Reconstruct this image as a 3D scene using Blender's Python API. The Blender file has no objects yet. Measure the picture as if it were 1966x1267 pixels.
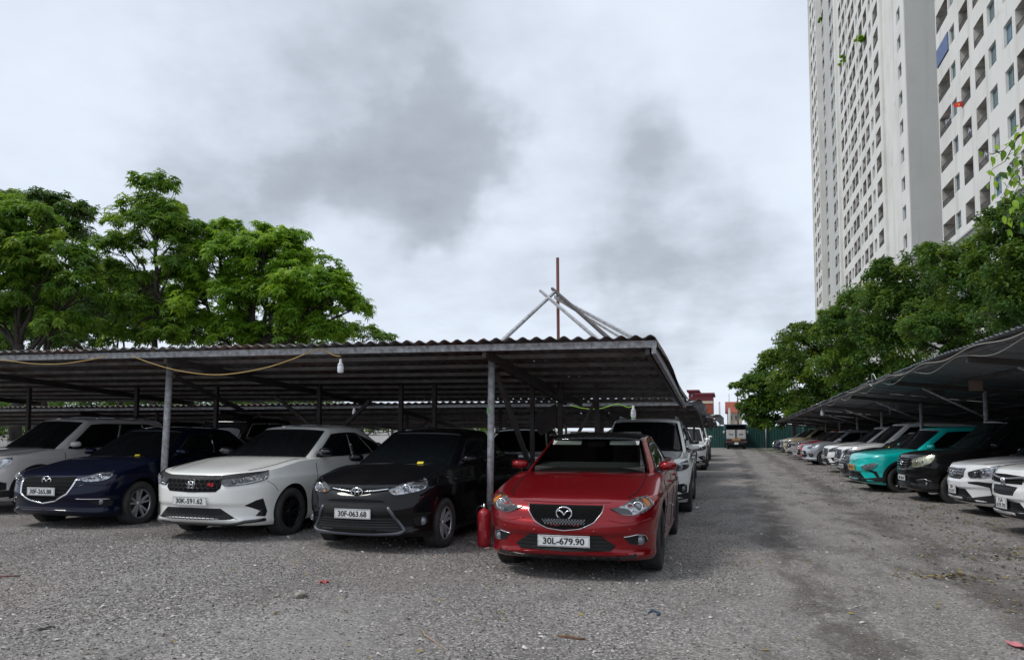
import bpy, bmesh, math, random
import numpy as np
from mathutils import Vector, Matrix
from mathutils.bvhtree import BVHTree
from mathutils.geometry import delaunay_2d_cdt

random.seed(7)
RNG = np.random.default_rng(7)
SC = bpy.context.scene
COL = SC.collection
PI = math.pi
R = math.radians

# ------------------------------------------------------------------ camera
CAM_H = 1.48
YAW, PITCH = R(16.07), math.atan(89 / 1430)
cam = bpy.data.cameras.new('camera')
cam.sensor_width = 36
cam.lens = 36 * 1430 / 1966
cam.shift_y = (737 - 633.5) / 1966
cam.clip_start, cam.clip_end = 0.1, 3000
camo = bpy.data.objects.new('camera', cam)
COL.objects.link(camo)
camo.location = (0, 0, CAM_H)
camo.rotation_euler = (PI / 2 + PITCH, 0, YAW)
SC.camera = camo


def ray(px, py):
    """direction seen at a point of the 1966 x 1267 photograph"""
    a, b = (px - 983) / 1430, -(py - 737) / 1430
    w = math.cos(PITCH) - b * math.sin(PITCH)
    v = math.sin(PITCH) + b * math.cos(PITCH)
    return Vector((a * math.cos(YAW) - w * math.sin(YAW), a * math.sin(YAW) + w * math.cos(YAW), v))


def at_y(px, py, Y):
    d = ray(px, py)
    return d * (Y / d.y) + Vector((0, 0, CAM_H))


def at_x(px, py, X):
    d = ray(px, py)
    return d * (X / d.x) + Vector((0, 0, CAM_H))


def on_ground(px, py):
    d = ray(px, py)
    p = d * (-CAM_H / d.z) + Vector((0, 0, CAM_H))
    return Vector((p.x, p.y, gz(p.x, p.y)))


# ------------------------------------------------------------------ world, sun, exposure
world = bpy.data.worlds.new('World')
SC.world = world
world.use_nodes = True
wn, wl = world.node_tree.nodes, world.node_tree.links
wn.clear()
SUN_EL, SUN_AZ = R(52), R(-118)          # azimuth measured from +Y towards +X


def build_sky():
    out = wn.new('ShaderNodeOutputWorld')
    bg = wn.new('ShaderNodeBackground')
    bg.inputs['Strength'].default_value = 0.1
    sky = wn.new('ShaderNodeTexSky')
    sky.sky_type = 'NISHITA'
    sky.sun_disc = False
    sky.sun_elevation = SUN_EL
    sky.sun_rotation = SUN_AZ
    tc = wn.new('ShaderNodeTexCoord')

    def math_(op, a, b=None, c=None, clamp=False):
        n = wn.new('ShaderNodeMath')
        n.operation = op
        n.use_clamp = clamp
        for i, v in enumerate((a, b, c)):
            if v is None:
                continue
            if hasattr(v, 'links'):
                wl.new(v, n.inputs[i])
            else:
                n.inputs[i].default_value = v
        return n.outputs[0]

    def noise(vec, scale, detail, rough=0.5):
        n = wn.new('ShaderNodeTexNoise')
        n.inputs['Scale'].default_value = scale
        n.inputs['Detail'].default_value = detail
        n.inputs['Roughness'].default_value = rough
        wl.new(vec, n.inputs['Vector'])
        return n

    # cloud layer coordinates: the direction flattened onto a plane overhead
    sep = wn.new('ShaderNodeSeparateXYZ')
    wl.new(tc.outputs['Generated'], sep.inputs[0])
    zz = math_('ADD', math_('MAXIMUM', sep.outputs[2], 0.0), 0.22)
    comb = wn.new('ShaderNodeCombineXYZ')
    wl.new(math_('DIVIDE', sep.outputs[0], zz), comb.inputs[0])
    wl.new(math_('DIVIDE', sep.outputs[1], zz), comb.inputs[1])
    big = noise(comb.outputs[0], 1.15, 6, 0.55).outputs['Fac']
    fine = noise(comb.outputs[0], 4.2, 7, 0.6).outputs['Fac']
    # warp of the view direction so that the heavier clouds get ragged edges
    wv = noise(tc.outputs['Generated'], 3.6, 5, 0.5)
    sub = wn.new('ShaderNodeVectorMath')
    sub.operation = 'SUBTRACT'
    wl.new(wv.outputs['Color'], sub.inputs[0])
    sub.inputs[1].default_value = (0.5, 0.5, 0.5)
    mad = wn.new('ShaderNodeVectorMath')
    mad.operation = 'MULTIPLY_ADD'
    wl.new(sub.outputs[0], mad.inputs[0])
    mad.inputs[1].default_value = (0.56, 0.56, 0.56)
    wl.new(tc.outputs['Generated'], mad.inputs[2])
    nrm = wn.new('ShaderNodeVectorMath')
    nrm.operation = 'NORMALIZE'
    wl.new(mad.outputs[0], nrm.inputs[0])
    total = None
    blobs = [(640, 170, 290, .46), (560, 250, 170, .3), (760, 330, 150, .62), (800, 385, 90, .2), (900, 170, 210, .34), (470, 60, 260, .24),
             (1270, 400, 190, .30), (1330, 500, 190, .42), (1130, 470, 170, .30), (930, 540, 150, .18), (1390, 590, 130, .24),
             (1250, 610, 130, .2), (30, 260, 160, .14), (700, 440, 150, .14)]
    for px, py, r, w in blobs:
        d = ray(px, py).normalized()
        dt = wn.new('ShaderNodeVectorMath')
        dt.operation = 'DOT_PRODUCT'
        wl.new(nrm.outputs[0], dt.inputs[0])
        dt.inputs[1].default_value = d
        mr = wn.new('ShaderNodeMapRange')
        mr.interpolation_type = 'SMOOTHSTEP'
        mr.inputs['From Min'].default_value = math.cos(r / 1430 * 1.38)
        mr.inputs['From Max'].default_value = 1.0
        mr.inputs['To Max'].default_value = w * 0.5
        wl.new(dt.outputs['Value'], mr.inputs['Value'])
        total = mr.outputs[0] if total is None else math_('ADD', total, mr.outputs[0])
    dark = math_('MULTIPLY', total, math_('MULTIPLY_ADD', fine, 0.75, 0.66))
    soft = math_('MULTIPLY', math_('SUBTRACT', big, 0.42), 1.15)
    fsoft = math_('MULTIPLY', math_('SUBTRACT', fine, 0.5), 0.24)
    dens = math_('ADD', math_('ADD', dark, math_('MAXIMUM', soft, -0.08)), fsoft, clamp=True)
    ramp = wn.new('ShaderNodeValToRGB')
    cr = ramp.color_ramp
    cr.elements[0].position, cr.elements[0].color = 0.0, (0.79, 0.865, 0.97, 1)
    cr.elements[1].position, cr.elements[1].color = 1.0, (0.37, 0.405, 0.46, 1)
    for p, c in ((0.15, (0.74, 0.81, 0.92, 1)), (0.36, (0.625, 0.685, 0.78, 1)), (0.65, (0.455, 0.50, 0.575, 1))):
        e = cr.elements.new(p)
        e.color = c
    wl.new(dens, ramp.inputs[0])
    vm = wn.new('ShaderNodeVectorMath')
    vm.operation = 'SCALE'
    wl.new(ramp.outputs[0], vm.inputs[0])
    vm.inputs['Scale'].default_value = 10.0
    mix = wn.new('ShaderNodeMixRGB')
    mix.inputs[0].default_value = 0.93
    wl.new(sky.outputs[0], mix.inputs[1])
    wl.new(vm.outputs[0], mix.inputs[2])
    wl.new(mix.outputs[0], bg.inputs['Color'])
    wl.new(bg.outputs[0], out.inputs['Surface'])


build_sky()
sl = bpy.data.lights.new('sun', 'SUN')
sl.energy = 1.7
sl.angle = R(14)
sl.color = (1.0, 0.965, 0.91)
so = bpy.data.objects.new('sun', sl)
COL.objects.link(so)
sd = Vector((math.sin(SUN_AZ) * math.cos(SUN_EL), math.cos(SUN_AZ) * math.cos(SUN_EL), math.sin(SUN_EL)))
so.rotation_euler = sd.to_track_quat('Z', 'Y').to_euler()
so.location = (-20, -10, 40)

SC.view_settings.view_transform = 'Standard'
SC.view_settings.look = 'None'
SC.view_settings.exposure = 0.12
SC.view_settings.gamma = 1.0
SC.view_settings.use_curve_mapping = False


# ------------------------------------------------------------------ mesh helpers
class MB:
    """collects shapes, then links them as ONE mesh object"""

    def __init__(s):
        s.v, s.f, s.m, s.sm = [], [], [], []

    def add(s, verts, faces, m=0, smooth=False):
        o = len(s.v)
        s.v += [tuple(p) for p in verts]
        s.f += [tuple(i + o for i in f) for f in faces]
        s.m += [m] * len(faces)
        s.sm += [smooth] * len(faces)
        return s

    def box(s, c, d, m=0, rot=None):
        x, y, z = d[0] / 2, d[1] / 2, d[2] / 2
        vs = [Vector(p) for p in ((-x, -y, -z), (x, -y, -z), (x, y, -z), (-x, y, -z), (-x, -y, z), (x, -y, z), (x, y, z), (-x, y, z))]
        if rot is not None:
            vs = [rot @ p for p in vs]
        c = Vector(c)
        return s.add([p + c for p in vs], [(3, 2, 1, 0), (4, 5, 6, 7), (0, 1, 5, 4), (1, 2, 6, 5), (2, 3, 7, 6), (3, 0, 4, 7)], m)

    def bar(s, a, b, w, h, m=0):
        """rectangular bar from a to b, h measured upwards"""
        a, b = Vector(a), Vector(b)
        d = (b - a)
        L = d.length
        d.normalize()
        up = Vector((0, 0, 1)) if abs(d.z) < 0.95 else Vector((0, 1, 0))
        sd_ = d.cross(up).normalized()
        up = sd_.cross(d).normalized()
        M = Matrix((sd_, d, up)).transposed()
        return s.box((a + b) / 2, (w, L, h), m, M)

    def tube(s, pts, r, n=6, m=0, closed=False, cap=True, smooth=True):
        pts = [Vector(p) for p in pts]
        k = len(pts)
        rs = r if hasattr(r, '__len__') else [r] * k
        rings = []
        ref = None
        for i in range(k):
            if closed:
                t = pts[(i + 1) % k] - pts[i - 1]
            else:
                t = pts[min(i + 1, k - 1)] - pts[max(i - 1, 0)]
            t.normalize()
            if ref is None:
                ref = t.orthogonal().normalized()
            ref = (ref - t * ref.dot(t))
            if ref.length < 1e-6:
                ref = t.orthogonal()
            ref.normalize()
            bi = t.cross(ref)
            rings.append([pts[i] + (ref * math.cos(2 * PI * j / n) + bi * math.sin(2 * PI * j / n)) * rs[i] for j in range(n)])
        vs = [p for rg in rings for p in rg]
        fs = []
        for i in range(k if closed else k - 1):
            a, b = i * n, ((i + 1) % k) * n
            for j in range(n):
                fs.append((a + j, a + (j + 1) % n, b + (j + 1) % n, b + j))
        if cap and not closed:
            fs.append(tuple(range(n - 1, -1, -1)))
            fs.append(tuple((k - 1) * n + j for j in range(n)))
        return s.add(vs, fs, m, smooth)

    def lathe(s, prof, n=24, m=0, axis='Z', c=(0, 0, 0), smooth=True):
        """prof: list of (radius, height along axis)"""
        vs, fs = [], []
        for r, hgt in prof:
            for j in range(n):
                a = 2 * PI * j / n
                x, y = r * math.cos(a), r * math.sin(a)
                p = (x, y, hgt) if axis == 'Z' else ((hgt, x, y) if axis == 'X' else (x, hgt, y))
                vs.append((p[0] + c[0], p[1] + c[1], p[2] + c[2]))
        for i in range(len(prof) - 1):
            for j in range(n):
                fs.append((i * n + j, i * n + (j + 1) % n, (i + 1) * n + (j + 1) % n, (i + 1) * n + j))
        return s.add(vs, fs, m, smooth)

    def grid(s, P, nu, nv, m=0, smooth=True, flip=False):
        vs = [P(i / nu, j / nv) for i in range(nu + 1) for j in range(nv + 1)]
        fs = []
        for i in range(nu):
            for j in range(nv):
                a = i * (nv + 1) + j
                q = (a, a + 1, a + nv + 2, a + nv + 1)
                fs.append(q[::-1] if flip else q)
        return s.add(vs, fs, m, smooth)

    def mesh(s, name, mats):
        me = bpy.data.meshes.new(name)
        me.from_pydata(s.v, [], s.f)
        for m in (mats if isinstance(mats, (list, tuple)) else [mats]):
            me.materials.append(m)
        me.polygons.foreach_set('material_index', s.m)
        me.polygons.foreach_set('use_smooth', s.sm)
        me.update()
        return me

    def build(s, name, mats, parent=None, origin=None):
        if origin is None and parent is not None and parent.parent is None:
            origin = parent.get('_o')
        if origin is not None:
            o = Vector(origin)
            s.v = [tuple(Vector(p) - o) for p in s.v]
        return link(name, s.mesh(name, mats), parent)


def link(name, me, parent=None, loc=None):
    o = bpy.data.objects.new(name, me)
    COL.objects.link(o)
    if parent is not None:
        o.parent = parent
    if loc is not None:
        o.location = loc
    return o


def np_mesh(name, V, F, mats, mi=None, smooth=False):
    """V (n,3), F (m,k) arrays -> mesh"""
    me = bpy.data.meshes.new(name)
    k = F.shape[1]
    me.vertices.add(len(V))
    me.vertices.foreach_set('co', V.astype(np.float32).ravel())
    me.loops.add(F.size)
    me.loops.foreach_set('vertex_index', F.astype(np.int32).ravel())
    me.polygons.add(len(F))
    me.polygons.foreach_set('loop_start', np.arange(0, F.size, k, dtype=np.int32))
    for m in (mats if isinstance(mats, (list, tuple)) else [mats]):
        me.materials.append(m)
    if mi is not None:
        me.polygons.foreach_set('material_index', mi.astype(np.int32))
    me.polygons.foreach_set('use_smooth', np.full(len(F), smooth))
    me.update(calc_edges=True)
    me.validate()
    return me


def tag(o, label=None, cat=None, group=None, kind=None):
    if label:
        o['label'] = label
    if cat:
        o['category'] = cat
    if group:
        o['group'] = group
    if kind:
        o['kind'] = kind
    return o


def thing(name, label, cat, loc=(0, 0, 0), rotz=0, group=None):
    o = bpy.data.objects.new(name, None)
    COL.objects.link(o)
    o.empty_display_size = 0.2
    o.location = loc
    o.rotation_euler = (0, 0, rotz)
    return tag(o, label, cat, group)


def lerp_list(pts, x):
    xs = [p[0] for p in pts]
    ys = [p[1] for p in pts]
    return np.interp(x, xs, ys)


def smooth_list(pts, n=8):
    """monotone-ish cubic resampling of a polyline y(x)"""
    xs = np.array([p[0] for p in pts], float)
    ys = np.array([p[1] for p in pts], float)
    d = np.diff(ys) / np.diff(xs)
    m = np.zeros(len(xs))
    m[1:-1] = np.where(d[:-1] * d[1:] > 0, 2 * d[:-1] * d[1:] / (d[:-1] + d[1:] + 1e-12), 0)
    m[0], m[-1] = d[0], d[-1]
    o = []
    for i in range(len(xs) - 1):
        hh = xs[i + 1] - xs[i]
        for k in range(n):
            t = k / n
            a, b = 2 * t ** 3 - 3 * t ** 2 + 1, t ** 3 - 2 * t ** 2 + t
            o.append((xs[i] + t * hh, a * ys[i] + b * hh * m[i] + (1 - a) * ys[i + 1] + (t ** 3 - t ** 2) * hh * m[i + 1]))
    o.append((xs[-1], ys[-1]))
    return o


def cr_closed(pts, n=5):
    """closed Catmull-Rom through 2D points; a point written twice stays sharp"""
    k = len(pts)
    o = []
    for i in range(k):
        p0, p1, p2, p3 = (np.array(pts[(i + j) % k], float) for j in (-1, 0, 1, 2))
        if np.allclose(p1, p2):
            continue
        for q in range(n):
            t = q / n
            o.append(tuple(0.5 * (2 * p1 + (p2 - p0) * t + (2 * p0 - 5 * p1 + 4 * p2 - p3) * t * t + (3 * p1 - p0 - 3 * p2 + p3) * t ** 3)))
    return o


# ------------------------------------------------------------------ materials
def mat(name, col, rough=0.6, metal=0.0, coat=0.0, spec=0.5, var=None, vscale=6.0, vdetail=4, bump=0.0, bscale=40.0, trans=0.0,
        emit=None, rvar=0.0, vlo=0.35, vhi=0.65, coord='Object'):
    m = bpy.data.materials.new(name)
    m.use_nodes = True
    nt = m.node_tree
    b = nt.nodes['Principled BSDF']
    b.inputs['Base Color'].default_value = (*col, 1)
    b.inputs['Roughness'].default_value = rough
    b.inputs['Metallic'].default_value = metal
    b.inputs['Specular IOR Level'].default_value = spec
    if coat:
        b.inputs['Coat Weight'].default_value = coat
        b.inputs['Coat Roughness'].default_value = 0.03
    if trans:
        b.inputs['Transmission Weight'].default_value = trans
    if emit:
        b.inputs['Emission Color'].default_value = (*emit[0], 1)
        b.inputs['Emission Strength'].default_value = emit[1]
    tc = nt.nodes.new('ShaderNodeTexCoord')
    if var is not None or rvar:
        n = nt.nodes.new('ShaderNodeTexNoise')
        n.inputs['Scale'].default_value = vscale
        n.inputs['Detail'].default_value = vdetail
        n.inputs['Roughness'].default_value = 0.6
        nt.links.new(tc.outputs[coord], n.inputs['Vector'])
        mr = nt.nodes.new('ShaderNodeMapRange')
        mr.inputs['From Min'].default_value = vlo
        mr.inputs['From Max'].default_value = vhi
        nt.links.new(n.outputs['Fac'], mr.inputs['Value'])
        if var is not None:
            mx = nt.nodes.new('ShaderNodeMixRGB')
            mx.inputs[1].default_value = (*col, 1)
            mx.inputs[2].default_value = (*var, 1)
            nt.links.new(mr.outputs[0], mx.inputs[0])
            nt.links.new(mx.outputs[0], b.inputs['Base Color'])
        if rvar:
            ma = nt.nodes.new('ShaderNodeMath')
            ma.operation = 'MULTIPLY_ADD'
            nt.links.new(mr.outputs[0], ma.inputs[0])
            ma.inputs[1].default_value = rvar
            ma.inputs[2].default_value = rough
            nt.links.new(ma.outputs[0], b.inputs['Roughness'])
    if bump:
        n2 = nt.nodes.new('ShaderNodeTexNoise')
        n2.inputs['Scale'].default_value = bscale
        n2.inputs['Detail'].default_value = 5
        nt.links.new(tc.outputs[coord], n2.inputs['Vector'])
        bp = nt.nodes.new('ShaderNodeBump')
        bp.inputs['Strength'].default_value = bump
        bp.inputs['Distance'].default_value = 0.02
        nt.links.new(n2.outputs['Fac'], bp.inputs['Height'])
        nt.links.new(bp.outputs[0], b.inputs['Normal'])
    return m


def leaf_mat(name, c1, c2, c3, trans=0.35):
    """three leaf tints spread at random over the leaves (face attribute), a little light let through"""
    m = bpy.data.materials.new(name)
    m.use_nodes = True
    nt = m.node_tree
    nt.nodes.clear()
    out = nt.nodes.new('ShaderNodeOutputMaterial')
    at = nt.nodes.new('ShaderNodeAttribute')
    at.attribute_name = 'tint'
    rp = nt.nodes.new('ShaderNodeValToRGB')
    rp.color_ramp.elements[0].color = (*c1, 1)
    rp.color_ramp.elements[1].color = (*c3, 1)
    e = rp.color_ramp.elements.new(0.5)
    e.color = (*c2, 1)
    nt.links.new(at.outputs['Fac'], rp.inputs[0])
    b = nt.nodes.new('ShaderNodeBsdfPrincipled')
    b.inputs['Roughness'].default_value = 0.45
    b.inputs['Specular IOR Level'].default_value = 0.35
    nt.links.new(rp.outputs[0], b.inputs['Base Color'])
    t = nt.nodes.new('ShaderNodeBsdfTranslucent')
    hs = nt.nodes.new('ShaderNodeHueSaturation')
    hs.inputs['Hue'].default_value = 0.48
    hs.inputs['Value'].default_value = 1.5
    nt.links.new(rp.outputs[0], hs.inputs['Color'])
    nt.links.new(hs.outputs[0], t.inputs['Color'])
    mx = nt.nodes.new('ShaderNodeMixShader')
    mx.inputs[0].default_value = trans
    nt.links.new(b.outputs[0], mx.inputs[1])
    nt.links.new(t.outputs[0], mx.inputs[2])
    nt.links.new(mx.outputs[0], out.inputs['Surface'])
    return m


M = {}
M['galv'] = mat('galvanised_steel', (0.44, 0.45, 0.47), 0.5, 0.2, var=(0.22, 0.21, 0.21), vscale=14, rvar=0.2, bump=0.05)
M['purlin'] = mat('purlin_steel', (0.24, 0.235, 0.235), 0.6, 0.1, var=(0.14, 0.115, 0.105), vscale=4)
M['steel_dark'] = mat('dull_steel', (0.075, 0.075, 0.08), 0.65, 0.2, var=(0.07, 0.05, 0.042), vscale=5, rvar=0.1)
M['rust'] = mat('red_oxide_steel', (0.16, 0.035, 0.025), 0.75, var=(0.10, 0.04, 0.03), vscale=14, bump=0.1)
M['roof'] = mat('corrugated_roof_sheet', (0.175, 0.172, 0.175), 0.65, var=(0.10, 0.085, 0.08), vscale=1.8, vdetail=8, bump=0.15, bscale=25)
M['roof_b'] = mat('corrugated_roof_sheet_brown', (0.185, 0.16, 0.15), 0.7, var=(0.12, 0.055, 0.038), vscale=2.6, vdetail=8, bump=0.15, bscale=25)
M['roof_r'] = mat('blue_grey_roof_sheet', (0.15, 0.165, 0.18), 0.55, 0.1, var=(0.10, 0.11, 0.12), vscale=1.2, bump=0.05)
M['fence'] = mat('green_fence_sheet', (0.012, 0.075, 0.062), 0.5, var=(0.01, 0.055, 0.05), vscale=2, rvar=0.15)
M['cream_wire'] = mat('yellow_cable', (0.42, 0.27, 0.08), 0.55)
M['pale_wire'] = mat('pale_cable', (0.35, 0.33, 0.27), 0.55)
M['green_wire'] = mat('green_cable', (0.28, 0.5, 0.06), 0.55)
M['bulb'] = mat('white_bulb', (0.75, 0.77, 0.8), 0.25, coat=0.3)
M['bulb_base'] = mat('bulb_base_plastic', (0.56, 0.56, 0.56), 0.4)
M['black_plastic'] = mat('black_plastic', (0.011, 0.011, 0.012), 0.55, spec=0.3, rvar=0.15, vscale=30)
M['gloss_black'] = mat('gloss_black', (0.008, 0.008, 0.009), 0.12, coat=0.6)
M['chrome'] = mat('chrome', (0.72, 0.73, 0.75), 0.12, 1.0)
M['satin'] = mat('satin_metal', (0.45, 0.46, 0.48), 0.28, 1.0)
M['rubber'] = mat('tyre_rubber', (0.022, 0.022, 0.023), 0.85, var=(0.045, 0.042, 0.04), vscale=8, bump=0.1, bscale=60)
M['dark'] = mat('underbody_black', (0.006, 0.006, 0.006), 0.9, spec=0.15)
M['glass'] = mat('tinted_glass', (0.005, 0.0065, 0.0075), 0.03, spec=0.34)
M['glass_soft'] = mat('dusty_tinted_glass', (0.012, 0.014, 0.016), 0.12, spec=0.5, rvar=0.12, vscale=3)
M['alloy'] = mat('alloy_silver', (0.56, 0.56, 0.58), 0.3, 0.55)
M['alloy_dark'] = mat('alloy_black', (0.015, 0.015, 0.017), 0.35, 0.4)
M['alloy_grey'] = mat('alloy_grey', (0.17, 0.17, 0.18), 0.3, 0.8)
M['plate'] = mat('plate_white', (0.74, 0.75, 0.76), 0.4, var=(0.64, 0.64, 0.62), vscale=20)
M['plate_y'] = mat('plate_yellow', (0.58, 0.34, 0.12), 0.4)
M['lamp_white'] = mat('pale_headlight', (0.62, 0.65, 0.66), 0.2, 0.3, var=(0.38, 0.40, 0.41), vscale=25, vdetail=2, coat=1.0)
M['ink'] = mat('plate_lettering', (0.012, 0.012, 0.014), 0.5)
M['lamp'] = mat('headlight_reflector', (0.62, 0.64, 0.66), 0.14, 0.85, var=(0.16, 0.16, 0.17), vscale=22, vdetail=3)
M['lamp_old'] = mat('yellowed_headlight', (0.60, 0.60, 0.46), 0.22, 0.45, var=(0.30, 0.30, 0.2), vscale=16, vdetail=3, coat=0.5)
M['lamp_dark'] = mat('smoked_headlight', (0.03, 0.03, 0.034), 0.12, 0.2, coat=1.0, var=(0.10, 0.10, 0.11), vscale=18, vdetail=3, vlo=0.55, vhi=0.75)
M['lens'] = mat('projector_lens', (0.22, 0.23, 0.25), 0.05, 0.1, coat=1.0)
M['amber'] = mat('amber_indicator', (0.75, 0.26, 0.03), 0.25, coat=0.8)
M['tail'] = mat('red_tail_light', (0.35, 0.01, 0.012), 0.15, coat=1.0)
M['yellow_tag'] = mat('yellow_tag', (0.75, 0.6, 0.02), 0.6)
M['red_badge'] = mat('red_badge', (0.5, 0.01, 0.02), 0.3)
M['bark'] = mat('bark', (0.055, 0.045, 0.038), 0.9, var=(0.03, 0.026, 0.022), vscale=7, bump=0.6, bscale=18)


def clear_cover():
    m = bpy.data.materials.new('clear_lamp_cover')
    m.use_nodes = True
    nt = m.node_tree
    nt.nodes.clear()
    out = nt.nodes.new('ShaderNodeOutputMaterial')
    t = nt.nodes.new('ShaderNodeBsdfTransparent')
    g = nt.nodes.new('ShaderNodeBsdfGlossy')
    g.inputs['Roughness'].default_value = 0.02
    fr = nt.nodes.new('ShaderNodeFresnel')
    fr.inputs['IOR'].default_value = 1.5
    mx = nt.nodes.new('ShaderNodeMixShader')
    nt.links.new(fr.outputs[0], mx.inputs[0])
    nt.links.new(t.outputs[0], mx.inputs[1])
    nt.links.new(g.outputs[0], mx.inputs[2])
    nt.links.new(mx.outputs[0], out.inputs['Surface'])
    return m


M['cover'] = clear_cover()


def paint(name, col, metal=0.0, rough=0.38, dust=0.06):
    return mat('paint_' + name, col, rough, metal, coat=0.55 if max(col) < 0.05 else (0.8 if max(col) < 0.5 else 1.0), spec=0.04 if max(col) < 0.1 else (0.15 if max(col) < 0.3 else 0.4), var=tuple(min(1, c * (1 - dust) + 0.003) for c in col), vscale=2.5)


def smoothstep(a, b, x):
    t = min(1, max(0, (x - a) / (b - a)))
    return t * t * (3 - 2 * t)


def gz(x, y):
    """height of the gravel: it rises a little under the left rows"""
    return 0.095 * smoothstep(-1.6, -5.6, x) * smoothstep(1, 7, y)

# ================================================================== GROUND
def ground_material():
    m = bpy.data.materials.new('gravel_ground')
    m.use_nodes = True
    nt = m.node_tree
    N, L = nt.nodes, nt.links
    b = N['Principled BSDF']
    b.inputs['Roughness'].default_value = 0.9
    b.inputs['Specular IOR Level'].default_value = 0.25
    tc = N.new('ShaderNodeTexCoord')

    def noise(scale, detail=4, rough=0.55, sx=1, sy=1):
        mp = N.new('ShaderNodeMapping')
        mp.inputs['Scale'].default_value = (sx, sy, 1)
        L.new(tc.outputs['Object'], mp.inputs['Vector'])
        n = N.new('ShaderNodeTexNoise')
        n.inputs['Scale'].default_value = scale
        n.inputs['Detail'].default_value = detail
        n.inputs['Roughness'].default_value = rough
        L.new(mp.outputs[0], n.inputs['Vector'])
        return n.outputs['Fac']

    def ramp(src, *els):
        r = N.new('ShaderNodeValToRGB')
        r.color_ramp.elements[0].position, r.color_ramp.elements[0].color = els[0][0], (*els[0][1], 1)
        r.color_ramp.elements[1].position, r.color_ramp.elements[1].color = els[-1][0], (*els[-1][1], 1)
        for p, c in els[1:-1]:
            r.color_ramp.elements.new(p).color = (*c, 1)
        L.new(src, r.inputs[0])
        return r.outputs[0]

    def mix(f, a, b_, mode='MIX'):
        n = N.new('ShaderNodeMixRGB')
        n.blend_type = mode
        for i, v in enumerate((f, a, b_)):
            if hasattr(v, 'links'):
                L.new(v, n.inputs[i])
            else:
                n.inputs[i].default_value = v
        return n.outputs[0]

    vo = N.new('ShaderNodeTexVoronoi')
    vo.inputs['Scale'].default_value = 62
    L.new(tc.outputs['Object'], vo.inputs['Vector'])
    sp = N.new('ShaderNodeSeparateColor')
    L.new(vo.outputs['Color'], sp.inputs[0])
    stones = ramp(sp.outputs[0], (0, (0.035, 0.033, 0.032)), (0.3, (0.12, 0.115, 0.112)), (0.65, (0.255, 0.236, 0.222)), (0.9, (0.47, 0.44, 0.412)), (1, (0.70, 0.665, 0.62)))
    vo2 = N.new('ShaderNodeTexVoronoi')
    vo2.inputs['Scale'].default_value = 24
    L.new(tc.outputs['Object'], vo2.inputs['Vector'])
    sp2 = N.new('ShaderNodeSeparateColor')
    L.new(vo2.outputs['Color'], sp2.inputs[0])
    big = ramp(sp2.outputs[1], (0.0, (0.17, 0.158, 0.148)), (0.8, (0.255, 0.238, 0.224)), (1, (0.42, 0.375, 0.34)))
    c = mix(0.2, stones, big)
    dirt = mix(noise(30, 5), (0.125, 0.115, 0.107, 1), (0.20, 0.186, 0.175, 1))
    c = mix(ramp(noise(0.55, 6, 0.65), (0.38, (0, 0, 0)), (0.62, (0.55, 0.55, 0.55))), c, dirt)
    # pale fines, damp patches and a little red brick dust
    c = mix(ramp(noise(0.8, 5, 0.6, 1.0, 0.45), (0.45, (0, 0, 0)), (0.7, (0.5, 0.5, 0.5))), c, (0.30, 0.283, 0.266, 1))
    c = mix(ramp(noise(1.1, 6, 0.68, 1.0, 0.5), (0.53, (0, 0, 0)), (0.72, (0.62, 0.62, 0.62))), c, (0.095, 0.088, 0.083, 1))
    c = mix(ramp(noise(0.35, 5, 0.6), (0.5, (0, 0, 0)), (0.75, (0.5, 0.5, 0.5))), c, (0.21, 0.158, 0.145, 1))
    sx = N.new('ShaderNodeSeparateXYZ')
    L.new(tc.outputs['Object'], sx.inputs[0])
    lane = N.new('ShaderNodeMapRange')
    lane.interpolation_type = 'SMOOTHSTEP'
    lane.inputs['From Min'].default_value = -0.9
    lane.inputs['From Max'].default_value = 0.6
    lane.inputs['To Max'].default_value = 0.75
    L.new(sx.outputs[0], lane.inputs['Value'])
    packed = mix(ramp(noise(1.6, 7, 0.68, 1.0, 0.35), (0.36, (0, 0, 0)), (0.64, (1, 1, 1))), (0.10, 0.09, 0.082, 1), (0.275, 0.258, 0.238, 1))
    packed = mix(0.38, packed, stones)
    packed = mix(ramp(noise(75, 5, 0.75), (0.45, (0, 0, 0)), (0.68, (0.75, 0.75, 0.75))), packed, (0.42, 0.39, 0.362, 1))
    packed = mix(ramp(noise(0.9, 6, 0.7, 1.6, 0.6), (0.51, (0, 0, 0)), (0.63, (0.85, 0.85, 0.85))), packed, (0.075, 0.064, 0.056, 1))
    # damp wheel tracks running up the driveway
    wob = noise(0.7, 3)

    def track(x0, w):
        a = N.new('ShaderNodeMath')
        a.operation = 'MULTIPLY_ADD'
        L.new(wob, a.inputs[0])
        a.inputs[1].default_value = 0.9
        L.new(sx.outputs[0], a.inputs[2])
        d = N.new('ShaderNodeMath')
        d.operation = 'SUBTRACT'
        L.new(a.outputs[0], d.inputs[0])
        d.inputs[1].default_value = x0 + 0.45
        ab = N.new('ShaderNodeMath')
        ab.operation = 'ABSOLUTE'
        L.new(d.outputs[0], ab.inputs[0])
        mr = N.new('ShaderNodeMapRange')
        mr.interpolation_type = 'SMOOTHSTEP'
        mr.inputs['From Min'].default_value = w
        mr.inputs['From Max'].default_value = w * 0.2
        L.new(ab.outputs[0], mr.inputs['Value'])
        k = N.new('ShaderNodeMath')
        k.operation = 'MULTIPLY'
        L.new(mr.outputs[0], k.inputs[0])
        L.new(ramp(noise(1.5, 7, 0.72, 1.2, 0.5), (0.42, (0, 0, 0)), (0.52, (0.95, 0.95, 0.95))), k.inputs[1])
        return k.outputs[0]
    packed = mix(track(0.75, 0.36), packed, (0.08, 0.068, 0.06, 1))
    packed = mix(track(2.3, 0.45), packed, (0.085, 0.072, 0.063, 1))
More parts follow.
